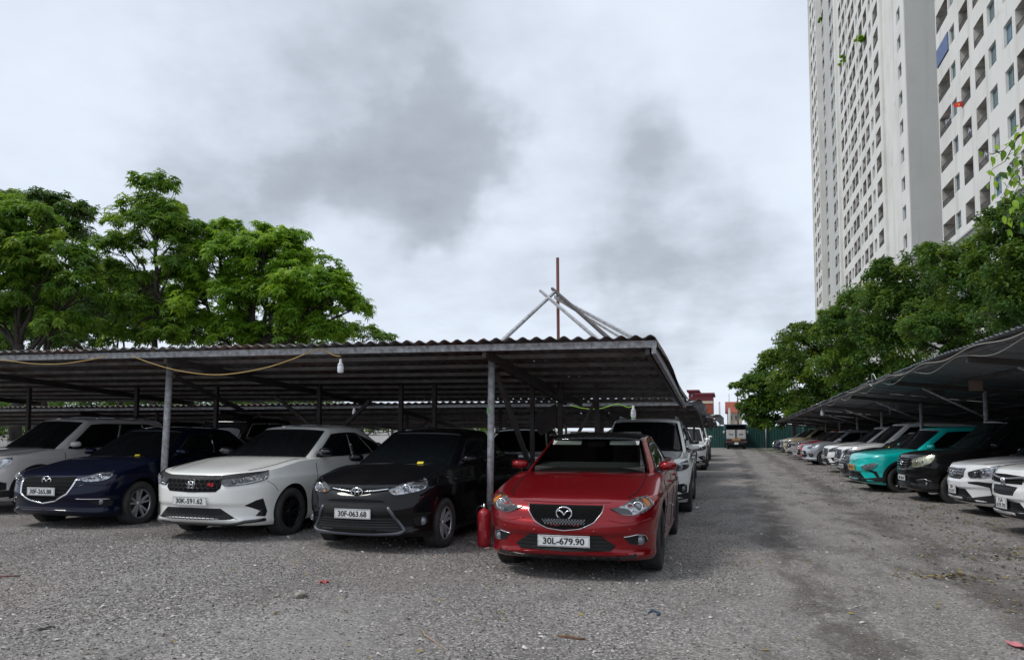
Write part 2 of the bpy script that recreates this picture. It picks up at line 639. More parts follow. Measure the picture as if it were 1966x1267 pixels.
    c = mix(lane.outputs[0], c, packed)
    L.new(c, b.inputs['Base Color'])
    bp = N.new('ShaderNodeBump')
    bp.inputs['Strength'].default_value = 0.75
    bp.inputs['Distance'].default_value = 0.012
    L.new(sp.outputs[1], bp.inputs['Height'])
    bp2 = N.new('ShaderNodeBump')
    bp2.inputs['Strength'].default_value = 0.5
    bp2.inputs['Distance'].default_value = 0.05
    L.new(noise(9, 6, 0.7), bp2.inputs['Height'])
    L.new(bp2.outputs[0], bp.inputs['Normal'])
    L.new(bp.outputs[0], b.inputs['Normal'])
    return m


def build_ground():
    def axis(lo, hi, near0, near1, step):
        a = list(np.arange(near0, near1 + 1e-6, step))
        s, x = step, near0
        while x > lo:
            s *= 1.3
            x -= s
            a.insert(0, x)
        s, x = step, near1
        while x < hi:
            s *= 1.3
            x += s
            a.append(x)
        return np.array(a)
    xs, ys = axis(-900, 900, -16, 10, 0.2), axis(-60, 1500, 2, 26, 0.2)
    X, Y = np.meshgrid(xs, ys, indexing='ij')
    Z = np.vectorize(gz)(X, Y)
    Z = Z + 0.012 * np.sin(X * 2.1 + 1.7 * np.sin(Y * 0.9)) * np.sin(Y * 1.7 + np.sin(X * 1.3)) * (np.abs(Y) < 30)
    V = np.stack([X, Y, Z], -1).reshape(-1, 3)
    nx, ny = len(xs), len(ys)
    i, j = np.meshgrid(np.arange(nx - 1), np.arange(ny - 1), indexing='ij')
    a = (i * ny + j).ravel()
    F = np.stack([a, a + ny, a + ny + 1, a + 1], 1)
    o = link('gravel_ground', np_mesh('gravel_ground', V, F, ground_material(), smooth=True))
    tag(o, 'grey crushed stone ground of the parking lot and its driveway', 'ground', kind='structure')


build_ground()

# ================================================================== TOWER BLOCKS
def wall_mat(name, base, stain, amount):
    m = mat(name, base, 0.87, var=stain, vscale=0.16, vdetail=10, vlo=0.45, vhi=0.8, bump=0.04, bscale=2)
    nt = m.node_tree
    N, L = nt.nodes, nt.links
    b = N['Principled BSDF']
    src = b.inputs['Base Color'].links[0].from_socket
    tc = N.new('ShaderNodeTexCoord')
    last = src
    # rain streaks: narrow along the wall, long downwards; grime blotches
    for sc, lo, hi, col, k in (((0.9, 0.9, 0.045), 0.52, 0.75, (0.30, 0.30, 0.27), amount), ((0.35, 0.35, 0.5), 0.60, 0.72, (0.27, 0.27, 0.24), amount * 0.8), ((2.5, 2.5, 0.12), 0.58, 0.8, (0.36, 0.35, 0.31), amount)):
        mp = N.new('ShaderNodeMapping')
        mp.inputs['Scale'].default_value = sc
        L.new(tc.outputs['Object'], mp.inputs[0])
        n = N.new('ShaderNodeTexNoise')
        n.inputs['Scale'].default_value = 1.0
        n.inputs['Detail'].default_value = 8
        n.inputs['Roughness'].default_value = 0.65
        L.new(mp.outputs[0], n.inputs['Vector'])
        mr = N.new('ShaderNodeMapRange')
        mr.inputs['From Min'].default_value = lo
        mr.inputs['From Max'].default_value = hi
        mr.inputs['To Max'].default_value = k
        L.new(n.outputs['Fac'], mr.inputs['Value'])
        mx = N.new('ShaderNodeMixRGB')
        mx.inputs[2].default_value = (*col, 1)
        L.new(mr.outputs[0], mx.inputs[0])
        L.new(last, mx.inputs[1])
        last = mx.outputs[0]
    L.new(last, b.inputs['Base Color'])
    return m


M['wall'] = wall_mat('tower_paint', (0.69, 0.685, 0.65), (0.54, 0.535, 0.49), 0.5)
M['wall_shaded'] = wall_mat('tower_paint_shaded', (0.49, 0.495, 0.475), (0.40, 0.41, 0.385), 0.4)  # same stained wall, with the shade of its turned faces put into the colour
M['loggia'] = mat('loggia_wall', (0.60, 0.58, 0.54), 0.9, var=(0.22, 0.2, 0.18), vscale=0.5)
M['rail'] = mat('balcony_rail', (0.10, 0.095, 0.09), 0.6)
M['pane'] = mat('window_pane_teal', (0.10, 0.16, 0.18), 0.08, spec=0.8, var=(0.04, 0.06, 0.07), vscale=0.3)
M['pane_dark'] = mat('window_pane_dark', (0.07, 0.075, 0.08), 0.1, spec=0.7)
M['curtain'] = mat('pale_curtain', (0.36, 0.35, 0.33), 0.5, var=(0.22, 0.22, 0.22), vscale=1.5)
M['pane_blue'] = mat('window_pane_blue', (0.10, 0.19, 0.27), 0.1, spec=0.8)
M['pane_brown'] = mat('balcony_door_brown', (0.13, 0.085, 0.06), 0.4)
M['frame'] = mat('window_frame_grey', (0.20, 0.27, 0.29), 0.5)
M['blue'] = mat('blue_awning', (0.07, 0.12, 0.26), 0.7, var=(0.13, 0.17, 0.30), vscale=3)
M['flag'] = mat('red_flag', (0.6, 0.03, 0.02), 0.8, var=(0.45, 0.02, 0.015), vscale=6)
M['flag_star'] = mat('yellow_star', (0.8, 0.55, 0.03), 0.8)
M['white_ac'] = mat('air_conditioner_white', (0.5, 0.5, 0.48), 0.6)
M['laundry'] = mat('hanging_clothes', (0.10, 0.11, 0.18), 0.9, var=(0.5, 0.48, 0.5), vscale=3, vdetail=1, vlo=0.48, vhi=0.52)

KIND = {'win': (1.5, 1.5, 0.9, 0.26), 'small': (1.35, 1.35, 1.0, 0.24), 'log': (3.4, 1.65, 0.8, 1.3), 'wide': (2.2, 1.65, 0.8, 0.9), 'fw': (2.4, 1.85, 0.7, 0.75), 'fs': (1.6, 1.6, 0.8, 0.4), 'fl': (2.9, 1.85, 0.7, 1.0), 'st': (1.6, 1.45, 0.9, 0.3)}


def facade(th, X, y0, y1, z0, z1, cols, zs, name='wall', m='wall', first=True):
    """a wall in the plane x = X (seen from -x) with real openings; cols = (centre y, kind)"""
    o = Vector(th['_o'])
    cy = sorted({y0, y1} | {c + s * KIND[k][0] / 2 for c, k in cols for s in (-1, 1)})
    cz = sorted({z0, z1} | {z + KIND[k][2] + t * KIND[k][1] for z in zs for c, k in cols for t in (0, 1)})
    mb = MB()
    holes = [(c - KIND[k][0] / 2, c + KIND[k][0] / 2, z + KIND[k][2], z + KIND[k][2] + KIND[k][1], KIND[k][3], k) for c, k in cols for z in zs]
    cols_s = [(c - KIND[k][0] / 2, c + KIND[k][0] / 2, k) for c, k in cols]
    for a, b in zip(cy[:-1], cy[1:]):
        ym = (a + b) / 2
        kk = [k for c0, c1, k in cols_s if c0 < ym < c1]
        run = None
        for c, d in zip(cz[:-1], cz[1:]):
            zm = (c + d) / 2
            solid = not (kk and any(z + KIND[kk[0]][2] < zm < z + KIND[kk[0]][2] + KIND[kk[0]][1] for z in zs))
            if solid:
                run = (run[0], d) if run else (c, d)
            if (not solid or d == cz[-1]) and run:
                mb.add([(X, a, run[0]), (X, b, run[0]), (X, b, run[1]), (X, a, run[1])], [(0, 3, 2, 1)])
                run = None
    for a, b, c, d, dep, k in holes:
        x = X + dep
        mb.add([(X, a, c), (X, b, c), (X, b, d), (X, a, d), (x, a, c), (x, b, c), (x, b, d), (x, a, d)],
               [(0, 1, 5, 4), (1, 2, 6, 5), (2, 3, 7, 6), (3, 0, 4, 7), (4, 5, 6, 7)], 0 if dep < 0.5 else 1)
    mb.build(name, [M[m], M['loggia']], th)
    return holes


def window_meshes():
    out = {}
    for k, (w, h, s, d) in KIND.items():
        f, p = MB(), MB()
        if d < 0.5:
            t = 0.055
            for y in (-w / 2 + t / 2, 0, w / 2 - t / 2):
                f.box((0, y, h / 2), (0.06, t, h - 0.004))
            for z in (t / 2, h * 0.3, h - t / 2):
                f.box((0.004, 0, z), (0.05, w - 0.004, t))
            p.box((0.012, 0, h / 2), (0.012, w - 0.05, h - 0.05))
        else:
            n = int(w / 0.16)
            for i in range(n + 1):
                f.box((0, -w / 2 + 0.02 + (w - 0.04) * i / n, 0.28), (0.025, 0.03, 0.55))
            f.box((0, 0, 0.56), (0.05, w - 0.006, 0.05))
            f.box((0, 0, 0.03), (0.05, w - 0.006, 0.05))
            p.box((d - 0.12, w * 0.12, h / 2 - 0.05), (0.04, w * 0.55, h - 0.15))
        out[k] = (f.mesh('window_frame', M['frame'] if d < 0.5 else M['rail']), [p.mesh('pane', M[q]) for q in (('pane', 'pane', 'pane_dark', 'curtain', 'pane_blue') if d < 0.5 else ('pane_dark', 'pane_dark', 'curtain', 'pane', 'pane_brown', 'pane_dark'))], f, p)
    return out


WM = window_meshes()


def fit_windows(th, X, holes, most):
    """window frames and balcony rails, the nearest as parts with a pane, the others joined"""
    o = Vector(th['_o'])
    holes = sorted(holes, key=lambda q: (q[0] ** 2 + (q[2] - 1) ** 2))
    vis = holes[:most]
    rest = holes[most:]
    for a, b, c, d, dep, k in vis:
        fm, pm = WM[k][:2]
        xx = X + (dep - 0.06 if dep < 0.5 else 0.05)
        w = link('window' if dep < 0.5 else 'balcony_rail', fm, th, Vector((xx, (a + b) / 2, c)) - o)
        link('pane' if dep < 0.5 else 'balcony_door', random.choice(pm), w)
    if rest:
        mb = MB()
        for a, b, c, d, dep, k in rest:
            f, p = WM[k][2:]
            xx = X + (dep - 0.06 if dep < 0.5 else 0.05)
            mb.add([Vector(q) + Vector((xx, (a + b) / 2, c)) for q in f.v], f.f, 0)
            mb.add([Vector(q) + Vector((xx, (a + b) / 2, c)) for q in p.v], p.f, 1)
        tag(mb.build('upper_window', [M['frame'], M['pane_dark']], th), kind='stuff')


def slab(th, name, x0, x1, y0, y1, z0, z1, m, skip=()):
    mb = MB()
    mb.box(((x0 + x1) / 2, (y0 + y1) / 2, (z0 + z1) / 2), (x1 - x0, y1 - y0, z1 - z0))
    return mb.build(name, M[m], th)


def col_y(px, X=18.0, py=250):
    return at_x(px, py, X).y


def build_towers():
    X = 18.0
    ST = 3.05
    zs_all = [1.2 + ST * i for i in range(34)]
    H = 106
    # nearer block
    t = thing('apartment_tower', 'near white apartment tower with large square loggias at the right edge', 'apartment tower', (X, 40, 0))
    t['_o'] = (X, 40, 0)
    yf = col_y(1803)
    cols = [(col_y(1807) - 1.3, 'log'), (col_y(1834), 'small'), (col_y(1857), 'wide'), (col_y(1886), 'wide'), (col_y(1911), 'win'), (col_y(1943), 'win'),
            (col_y(1972), 'wide'), (col_y(2005), 'win')]
    cols = [(max(c, 40), k) for c, k in cols]
    zr = [z for z in zs_all if z > 7]
    holes = facade(t, X, 36, yf, 0, H, cols, zr)
    fit_windows(t, X, [h for h in holes if 8 < h[2] < 52], 290)
    slab(t, 'end_wall', X + 2.4, X + 20, 36.2, yf - 0.004, 0, H, 'wall')
    mb = MB()
    mb.add([(X, yf, 0), (X + 2.4, yf, 0), (X + 2.4, yf, H), (X, yf, H), (X, 36, 0), (X + 2.4, 36, 0), (X + 2.4, 36, H), (X, 36, H)], [(0, 1, 2, 3), (5, 4, 7, 6)])
    mb.build('corner_wall', M['wall_shaded'], t)
    c = MB()
    zc = at_x(1940, 395, X).z
    c.box((X - 0.12, (36 + yf) / 2, zc), (0.24, yf - 36.02, 0.35))
    c.box((X - 0.22, (36 + yf) / 2, zc + 0.24), (0.44, yf - 36.02, 0.13))
    c.build('cornice', M['wall_shaded'], t)
    # things at its windows
    k = at_x(1808, 112, X)
    aw = MB()
    aw.box((0, 0, 0), (0.06, 3.3, 1.5), 0)
    tag(link('awning', aw.mesh('awning', M['blue']), None, (X - 0.045, cols[0][0], 1.2 + ST * round((k.z - 2.4) / ST) + 1.65)),
        'blue tarpaulin blind closing one loggia of the near tower', 'blind')
    fl = MB()
    fl.grid(lambda u, v: (-0.62 * u, 0.06 * math.sin(9 * u + 2 * v) - 0.2 * v, -0.2 * u - (0.6 - 0.28 * u) * v), 8, 6)
    p = at_x(1850, 203, X)
    f = link('flag', fl.mesh('flag', M['flag']), None, (X - 0.1, p.y, p.z + 0.4))
    tag(f, 'small red flag with a yellow star hanging from a loggia of the near tower', 'flag')
    st = MB()
    pts = [(-0.26 + (0.11 if i % 2 == 0 else 0.045) * math.sin(PI / 5 * i), -0.17, -0.34 + (0.11 if i % 2 == 0 else 0.045) * math.cos(PI / 5 * i)) for i in range(10)]
    st.add(pts + [(p_[0], p_[1] - 0.01, p_[2]) for p_ in pts], [tuple(range(10)), tuple(range(19, 9, -1))])
    st.build('star', M['flag_star'], f, (0, 0, 0))
    # clothes drying in some loggias
    near = sorted([h for h in holes if h[4] > 0.5 and 12 < h[2] < 45], key=lambda h: h[0])
    for i, h in enumerate(near[1::4]):
        mb = MB()
        w = h[1] - h[0]
        for q in range(4):
            mb.box((0.3, -w * 0.32 + q * w * 0.2, 1.05 + 0.08 * (q % 2)), (0.03, w * 0.15, 0.7 - 0.12 * (q % 3)))
        mb.box((0.3, 0, 1.45), (0.012, w * 0.95, 0.012))
        tag(link('laundry', mb.mesh('laundry', M['laundry']), t, Vector((X, (h[0] + h[1]) / 2, h[2] - 0.15)) - Vector(t['_o'])))
    for i, h in enumerate(near[::3]):
        mb = MB()
        mb.box((0.55, 0, 0.55), (0.3, 0.8, 0.56), 0)
        mb.lathe([(0.001, -0.01), (0.2, -0.01), (0.21, 0.0), (0.001, 0.002)], 16, 1, 'X', (0.395, -0.12, 0.55))
        link('air_conditioner', mb.mesh('air_conditioner', [M['white_ac'], M['rail']]), t, Vector((X, h[0] + 0.75, h[2] + 0.25 * (i % 3))) - Vector(t['_o']))
    # farther block
    yn = col_y(1738) + 0.3
    y1, y2, y3, y4 = col_y(1695), col_y(1612), col_y(1575), col_y(1556, X, 100)
    t2 = thing('apartment_tower', 'far white apartment tower with a blank end wall shaded grey beside the near tower', 'apartment tower', (X, yn, 0))
    t2['_o'] = (X, yn, 0)
    h0 = facade(t2, X + 0.25, yn, y1, 0, H, [(col_y(1726), 'st')], zs_all, 'stair_wall')
    cols = [(col_y(p_), k_) for p_, k_ in ((1686, 'fl'), (1675, 'fs'), (1666, 'fw'), (1657, 'fw'), (1649.5, 'fs'), (1642.5, 'fw'), (1636, 'fw'), (1630, 'fs'), (1624, 'fw'), (1617.5, 'fw'))]
    h1 = facade(t2, X, y1, y2, 0, H, cols, zs_all)
    cols = [(col_y(p_), k_) for p_, k_ in ((1602, 'fs'), (1597, 'fs'), (1593, 'fw'), (1578.5, 'fw'))]
    h2 = facade(t2, X + 0.5, y2 + 1.2, y3, 0, H, cols, zs_all, 'recessed_wall', 'wall_shaded')
    cols = [(col_y(p_), k_) for p_, k_ in ((1570, 'fw'), (1566, 'fw'), (1561.5, 'fw'))]
    h3 = facade(t2, X, y3, y4, 0, H, cols, zs_all)
    keep = lambda hs: [h for h in hs if h[2] > 14 and h[2] < 96]
    fit_windows(t2, X + 0.25, keep(h0), 28)
    fit_windows(t2, X, keep(h1), 190)
    fit_windows(t2, X + 0.5, keep(h2), 40)
    fit_windows(t2, X, keep(h3), 30)
    slab(t2, 'end_wall', X + 0.25, X + 20, yn - 0.4, yn - 0.004, 0, H, 'wall_shaded')
    slab(t2, 'core', X + 1.7, X + 19.9, yn, y4, 0, H - 0.1, 'wall_shaded')
    slab(t2, 'return_wall', X + 0.004, X + 1.6, y1 - 0.2, y1 - 0.004, 0, H, 'wall')
    slab(t2, 'pilaster', X - 0.35, X + 1.65, y2 + 0.004, y2 + 1.19, 0, H, 'wall')
    slab(t2, 'pilaster', X - 0.45, X + 0.49, y3 - 0.9, y3 - 0.004, 0, H, 'wall')
    slab(t2, 'far_corner', X - 0.3, X + 1.6, y4 + 0.004, y4 + 0.8, 0, H, 'wall')
    # the odd plants growing out of its walls
    return t, t2


TOWER, TOWER2 = build_towers()


# ================================================================== CARPORTS
def sheet_mesh(name, w, ln, period, amp, mats, box=False, n=6):
    """corrugated sheet, waves across x, length along y, real thickness"""
    k = max(1, round(w / period)) * n
    prof = []
    for i in range(k + 1):
        x = w * i / k
        ph = (x / period) % 1
        if box:
            z = amp * (1 if ph < 0.3 else -1)
        else:
            z = amp * math.cos(2 * PI * ph)
        prof.append((x, z))
    mb = MB()
    for z0, flip in ((0.0, False), (-0.006, True)):
        vs = [(x, y, z + z0) for x, z in prof for y in (0, ln)]
        mb.add(vs, [((2 * i, 2 * i + 2, 2 * i + 3, 2 * i + 1) if not flip else (2 * i + 1, 2 * i + 3, 2 * i + 2, 2 * i)) for i in range(k)], 0, not box)
    for y in (0, ln):
        vs = [(x, y, z + q) for x, z in prof for q in (0, -0.006)]
        mb.add(vs, [(2 * i, 2 * i + 1, 2 * i + 3, 2 * i + 2) for i in range(k)])
    return mb.mesh(name, mats)


def left_carport(label, X0, X1, ya, za, yb, zb, zl, posts, rear_posts, rows, sm, braces=(), thick=0.085, ground=0.0, jit=0.0):
    """roof that falls from its front edge (ya) to the back (yb); zl = extra height at the left end"""
    t = thing('carport', label, 'carport', (X1, ya, ground), 0, 'carports on the left of the driveway')
    t['_o'] = (X1, ya, ground)
    o = Vector(t['_o'])
    slope = math.atan2(za - zb, yb - ya)
    tilt = zl / (X1 - X0)

    def rz(x, y):
        return za + tilt * (X1 - x) - (y - ya) * math.tan(slope)
    sw, sl_ = 1.05, (yb - ya) / math.cos(slope) / rows + 0.14
    me = [sheet_mesh('roof_sheet', sw + 0.06, sl_, 0.175, 0.021, M[q]) for q in sm]
    x = X1 - sw
    i = 0
    while x > X0 - sw:
        for r in range(rows):
            y = ya - 0.10 + r * (yb - ya) / rows
            s = link('roof_sheet', me[(i * 7 + r * 3) % len(me)], t,
                     Vector((x, y + random.uniform(-1, 1) * jit, rz(x, y) + 0.03 - 0.009 * r + 0.008 * (i % 2))) - o)
            s.rotation_euler = (-slope, math.atan(tilt), random.uniform(-1, 1) * jit * 0.15)
        x -= sw
        i += 1
    # purlins and front beam
    nP = rows * 2
    for k in range(nP + 1):
        y = ya + 0.03 + (yb - ya - 0.1) * k / nP
        front = k == 0
        h = thick if front else 0.055
        mb = MB()
        za_, zb_ = rz(X0, y) - 0.002, rz(X1, y) - 0.002
        mb.bar((X0, y, za_ - h / 2), (X1 + (0.07 if k in (0, nP) else 0), y, zb_ - h / 2), 0.045, h)
        mb.build('front_beam' if front else 'purlin', M['galv'] if front else M['purlin'], t)
    for px_ in posts + [X1 - 0.05]:
        mb = MB()
        mb.bar((px_, ya + 0.06, rz(px_, ya + 0.06) - 0.115), (px_, yb - 0.05, rz(px_, yb - 0.05) - 0.115), 0.05, 0.1)
        mb.build('rafter', M['steel_dark'], t)
    return t, rz


Y1 = 9.05
pr, pl = at_y(1250, 652, Y1), at_y(0, 681, Y1)
XR = pr.x
tilt_all = (pl.z - pr.z)
CP1, rz1 = left_carport('nearest carport with rusty corrugated sheets above the first row of cars', -20.5, XR, Y1, pr.z - 0.005, 15.85, at_y(1298, 766, 15.85).z, tilt_all * (XR + 20.5) / (XR - pl.x),
                        [-3.0, -7.95, -12.9, -17.8], [], 4, ['roof', 'roof', 'roof_b'], ground=0, jit=0.014)


def post(t, a, b, r=0.046, m='galv', name='post', square=False):
    mb = MB()
    if square:
        mb.bar(a, b, r * 2, r * 2)
    else:
        mb.tube([a, b], r, 14)
    o = mb.build(name, M[m], t)
    return o


# front posts: the plain upright one and the leaning one
a, b = at_y(940, 1030, 9.55), at_y(944, 704, 9.55)
post(CP1, (a.x, a.y, gz(a.x, a.y) - 0.1), (b.x, b.y, rz1(b.x, b.y) - 0.115))
a, b = at_y(309, 990, 9.6), at_y(326, 722, 9.6)
post(CP1, (a.x, a.y, gz(a.x, a.y) - 0.15), (b.x, b.y, rz1(b.x, b.y) - 0.115), 0.05)
post(CP1, (-12.9, 9.6, 0), (-12.85, 9.6, rz1(-12.9, 9.6) - 0.115), 0.05)
for px in (55, 262, 415, 613, 770, 834, 1022, 1076, 1146):
    q = at_y(px, 790, 12.75)
    post(CP1, (q.x, q.y, gz(q.x, q.y) - 0.1), (q.x, q.y, rz1(q.x, q.y) - 0.06), 0.037, 'steel_dark', square=True)
a, b = at_y(953, 716, 9.7), at_y(1012, 880, 10.9)
post(CP1, a, b, 0.03, 'steel_dark', 'brace', True)
a, b = at_y(956, 700, 9.8), at_y(1086, 774, 12.6)
post(CP1, a, b, 0.03, 'steel_dark', 'brace', True)
a, b = at_y(333, 722, 9.8), at_y(470, 790, 12.6)
post(CP1, a, b, 0.03, 'steel_dark', 'brace', True)
a, b = at_y(530, 762, 12.6), at_y(610, 826, 12.6)
post(CP1, a, b, 0.03, 'steel_dark', 'brace', True)
a, b = at_y(640, 836, 12.6), at_y(710, 770, 12.6)
post(CP1, a, b, 0.03, 'steel_dark', 'brace', True)
a, b = at_y(1108, 836, 12.6), at_y(1142, 772, 12.6)
post(CP1, a, b, 0.025, 'steel_dark', 'brace', True)
# the crumpled flashing on the right end of the roof
mb = MB()
for k in range(9):
    u0, u1 = k / 9, (k + 1) / 9
    p0, p1 = [Vector((XR + 0.02, Y1 - 0.02 + u * 6.8, rz1(XR, Y1 + u * 6.8) + 0.02)) for u in (u0, u1)]
    w0, w1 = [0.05 + 0.02 * math.sin(7 * u) + 0.02 * u for u in (u0, u1)]
    d0, d1 = [0.08 + 0.03 * math.cos(9 * u) + 0.02 * u for u in (u0, u1)]
    mb.add([p0, p1, p1 + Vector((w1, 0, -0.02)), p0 + Vector((w0, 0, -0.02)), p1 + Vector((w1 + 0.02, 0, -d1)), p0 + Vector((w0 + 0.02, 0, -d0))], [(0, 3, 2, 1), (3, 5, 4, 2)])
    mb.add([p + Vector((0, 0, 0.005)) for p in (p0, p1, p1 + Vector((w1, 0, -0.02)), p0 + Vector((w0, 0, -0.02)))], [(0, 1, 2, 3)])
mb.build('edge_flashing', M['roof_b'], CP1)
mb = MB()
mb.bar((XR + 0.03, Y1 + 0.0, rz1(XR, Y1) - 0.12), (XR + 0.03, 15.85, rz1(XR, 15.85) - 0.14), 0.05, 0.09)
mb.build('end_rafter', M['galv'], CP1)

# second, third and fourth carports behind it
def carport_by_px(label, Y, pxr, py, Yb, pxb, pyb, zl, sm, rows=2):
    a, b = at_y(pxr, py, Y), at_y(pxb, pyb, Yb)
    t, rz = left_carport(label, -26, a.x, Y, a.z, Yb, b.z, zl, [a.x - 2.2, a.x - 7, a.x - 12, a.x - 16.5], [], rows, sm, thick=0.07, jit=0.03)
    for x in (a.x - 0.5, a.x - 2.2, a.x - 4.6, a.x - 7, a.x - 9.5, a.x - 12, a.x - 14.4, a.x - 16.5):
        post(t, (x, Y + 0.6, gz(x, Y) - 0.05), (x, Y + 0.6, rz(x, Y + 0.6) - 0.06), 0.033, 'steel_dark', square=True)
    for x in (a.x - 2.2, a.x - 7, a.x - 12):
        post(t, (x, Y + 0.6, rz(x, Y + 0.6) - 0.7), (x + 0.9, Y + 0.6, rz(x, Y + 0.6) - 0.1), 0.022, 'steel_dark', 'brace', True)
    return t, rz


CP2, rz2 = carport_by_px('second carport behind the red car with dull brown corrugated sheets', 16.3, 1342, 771, 20.4, 1366, 812, 0.0, ['roof_b', 'roof'])
CP3, rz3 = carport_by_px('low third carport behind the white crossover', 23.5, 1363, 797, 27.2, 1371, 818, 0.0, ['roof', 'roof_b'])
CP4, rz4 = carport_by_px('low farthest left carport near the green fence', 31.0, 1372, 807, 34.6, 1378, 819, 0.0, ['roof'])

# crumpled loose sheet ends at the driveway end of the second and third roofs
for (Y, px, py, lab) in ((15.2, 1312, 762, 'pale crumpled sheet end hanging at the corner of the nearest carport roof'),
                         (20.9, 1358, 790, 'torn pale sheet at the driveway corner of the second carport')):
    q = at_y(px, py, Y)
    mb = MB()
    mb.grid(lambda u, v: (-0.32 + 0.75 * u, 0.25 * v + 0.1 * math.sin(5 * u), 0.16 - 0.36 * u + 0.07 * math.sin(9 * u + 3 * v) - 0.12 * v), 8, 4)
    mb.grid(lambda u, v: (-0.32 + 0.75 * u, 0.25 * v + 0.1 * math.sin(5 * u), 0.155 - 0.36 * u + 0.07 * math.sin(9 * u + 3 * v) - 0.12 * v), 8, 4, flip=True)
    tag(link('loose_sheet', mb.mesh('loose_sheet', M['galv']), None, q), lab, 'roof sheet')

# mast of a rusty rod with loose bars leaning on it, standing behind the nearest roof
ms = at_y(1074, 790, 12.95)
t = thing('rusty_mast', 'tall rusty rod with grey metal bars leaning on it above the nearest carport roof', 'mast', (ms.x, ms.y, 0))
t['_o'] = (ms.x, ms.y, 0)
post(t, (ms.x, ms.y, 0), at_y(1070.5, 495, 12.95), 0.028, 'rust', 'rod')
for (x0, y0, Ya, x1, y1, Yb, mm, r) in ((1066, 560, 12.85, 958, 650, 9.45, 'galv', 0.021), (1037, 558, 12.95, 1150, 646, 9.4, 'galv', 0.019), (1060, 554, 13.05, 1176, 645, 9.5, 'steel_dark', 0.021),
                               (1066, 569, 13.1, 1222, 642, 9.4, 'galv', 0.021), (1065, 572, 13.15, 1206, 643, 9.55, 'galv', 0.013)):
    a, b = at_y(x0, y0, Ya), at_y(x1, y1, Yb)
    b.z = rz1(b.x, b.y) + 0.07                                           # resting on the roof sheets
    post(t, a, b, r, mm, 'bar', True)
# dark board hanging askew between the rear posts
q = at_y(1052, 806, 13.0)
mb = MB()
mb.box((0, 0, 0), (0.52, 0.02, 0.38), 0, Matrix.Rotation(R(-28), 3, 'Y'))
for k in range(-3, 4):
    mb.box((0.07 * k * math.cos(R(28)), -0.014, 0.07 * k * math.sin(R(28))), (0.012, 0.008, 0.36), 0, Matrix.Rotation(R(-28), 3, 'Y'))
tag(link('hanging_board', mb.mesh('hanging_board', M['steel_dark']), None, q), 'dark ribbed board hanging askew between the rear posts behind the red car', 'board')


# ------------------------------------------------------------------ right carport
def edge_z(y):
    return float(np.interp(y, [5, 20, 52, 64], [2.72, 2.70, 2.15, 2.05]))


def edge_x(y):
    return float(np.interp(y, [5, 10, 20, 52, 64], [3.40, 3.44, 3.52, 3.42, 3.42]))


CPR = thing('carport', 'long dark carport on the right of the driveway, pale cables along its edge', 'carport', (3.5, 5, 0))
CPR['_o'] = (3.5, 5, 0)
XB = 9.2
rs = 0.108
me = sheet_mesh('roof_sheet', 1.04, (XB - 3.45) / math.cos(math.atan(rs)) + 0.15, 0.2, 0.011, M['roof_r'], True, 10)
y = 5.0
while y < 59:
    s = link('roof_sheet', me, CPR, Vector((edge_x(y) + random.uniform(-0.05, 0.04) + 0.0, y + 1.04, edge_z(y) + 0.02 + 0.008 * (int(y) % 2))) - Vector(CPR['_o']))
    s.rotation_euler = (-math.atan(rs), 0, -PI / 2)
    y += 1.0


def rzr(x, y):
    return edge_z(y) - (x - edge_x(y)) * rs


for xx, nm, mm, h in ((3.56, 'front_beam', 'steel_dark', 0.07), (4.9, 'purlin', 'steel_dark', 0.05), (6.3, 'purlin', 'steel_dark', 0.05), (7.7, 'purlin', 'steel_dark', 0.05)):
    mb = MB()
    ys_ = [5, 12, 20, 28, 36, 44, 52, 59]
    for a, b in zip(ys_[:-1], ys_[1:]):
        mb.bar((xx, a, rzr(xx, a) - h / 2 - 0.002), (xx, b, rzr(xx, b) - h / 2 - 0.002), 0.05, h)
    mb.build(nm, M[mm], CPR)
PY = [7.2, 12.9, 18.7, 24.4, 30.2, 35.6, 41.0, 46.5, 52.0, 57.5]
for i, yy in enumerate(PY):
    post(CPR, (5.5, yy, -0.05), (5.5, yy, rzr(5.5, yy) - 0.14), 0.05)
    post(CPR, (8.9, yy, -0.05), (8.9, yy, rzr(8.9, yy) - 0.14), 0.05, 'steel_dark')
    mb = MB()
    mb.bar((edge_x(yy) + 0.1, yy, rzr(edge_x(yy) + 0.1, yy) - 0.125), (9.1, yy, rzr(9.1, yy) - 0.125), 0.05, 0.1)
    mb.build('rafter', M['steel_dark'], CPR)
    post(CPR, (5.46, yy, 1.78), (4.25, yy, rzr(4.25, yy) - 0.19), 0.024, 'galv', 'brace')
# added dark sheet wall that supplies the darkness behind the right carport
bw = thing('fence', 'added dark sheet wall standing in for the shade behind the right carport', 'fence', (9.35, 5, 0))
bw['_o'] = (9.35, 5, 0)
me = sheet_mesh('fence_panel', 2.0, 2.5, 0.25, 0.02, mat('shade_wall_sheet', (0.035, 0.045, 0.043), 0.7, var=(0.05, 0.045, 0.04), vscale=1), True, 8)
for k in range(29):
    s = link('fence_panel', me, bw, Vector((9.35, 4 + 2 * k, 0)) - Vector((9.35, 5, 0)))
    s.rotation_euler = (PI / 2, 0, PI / 2)

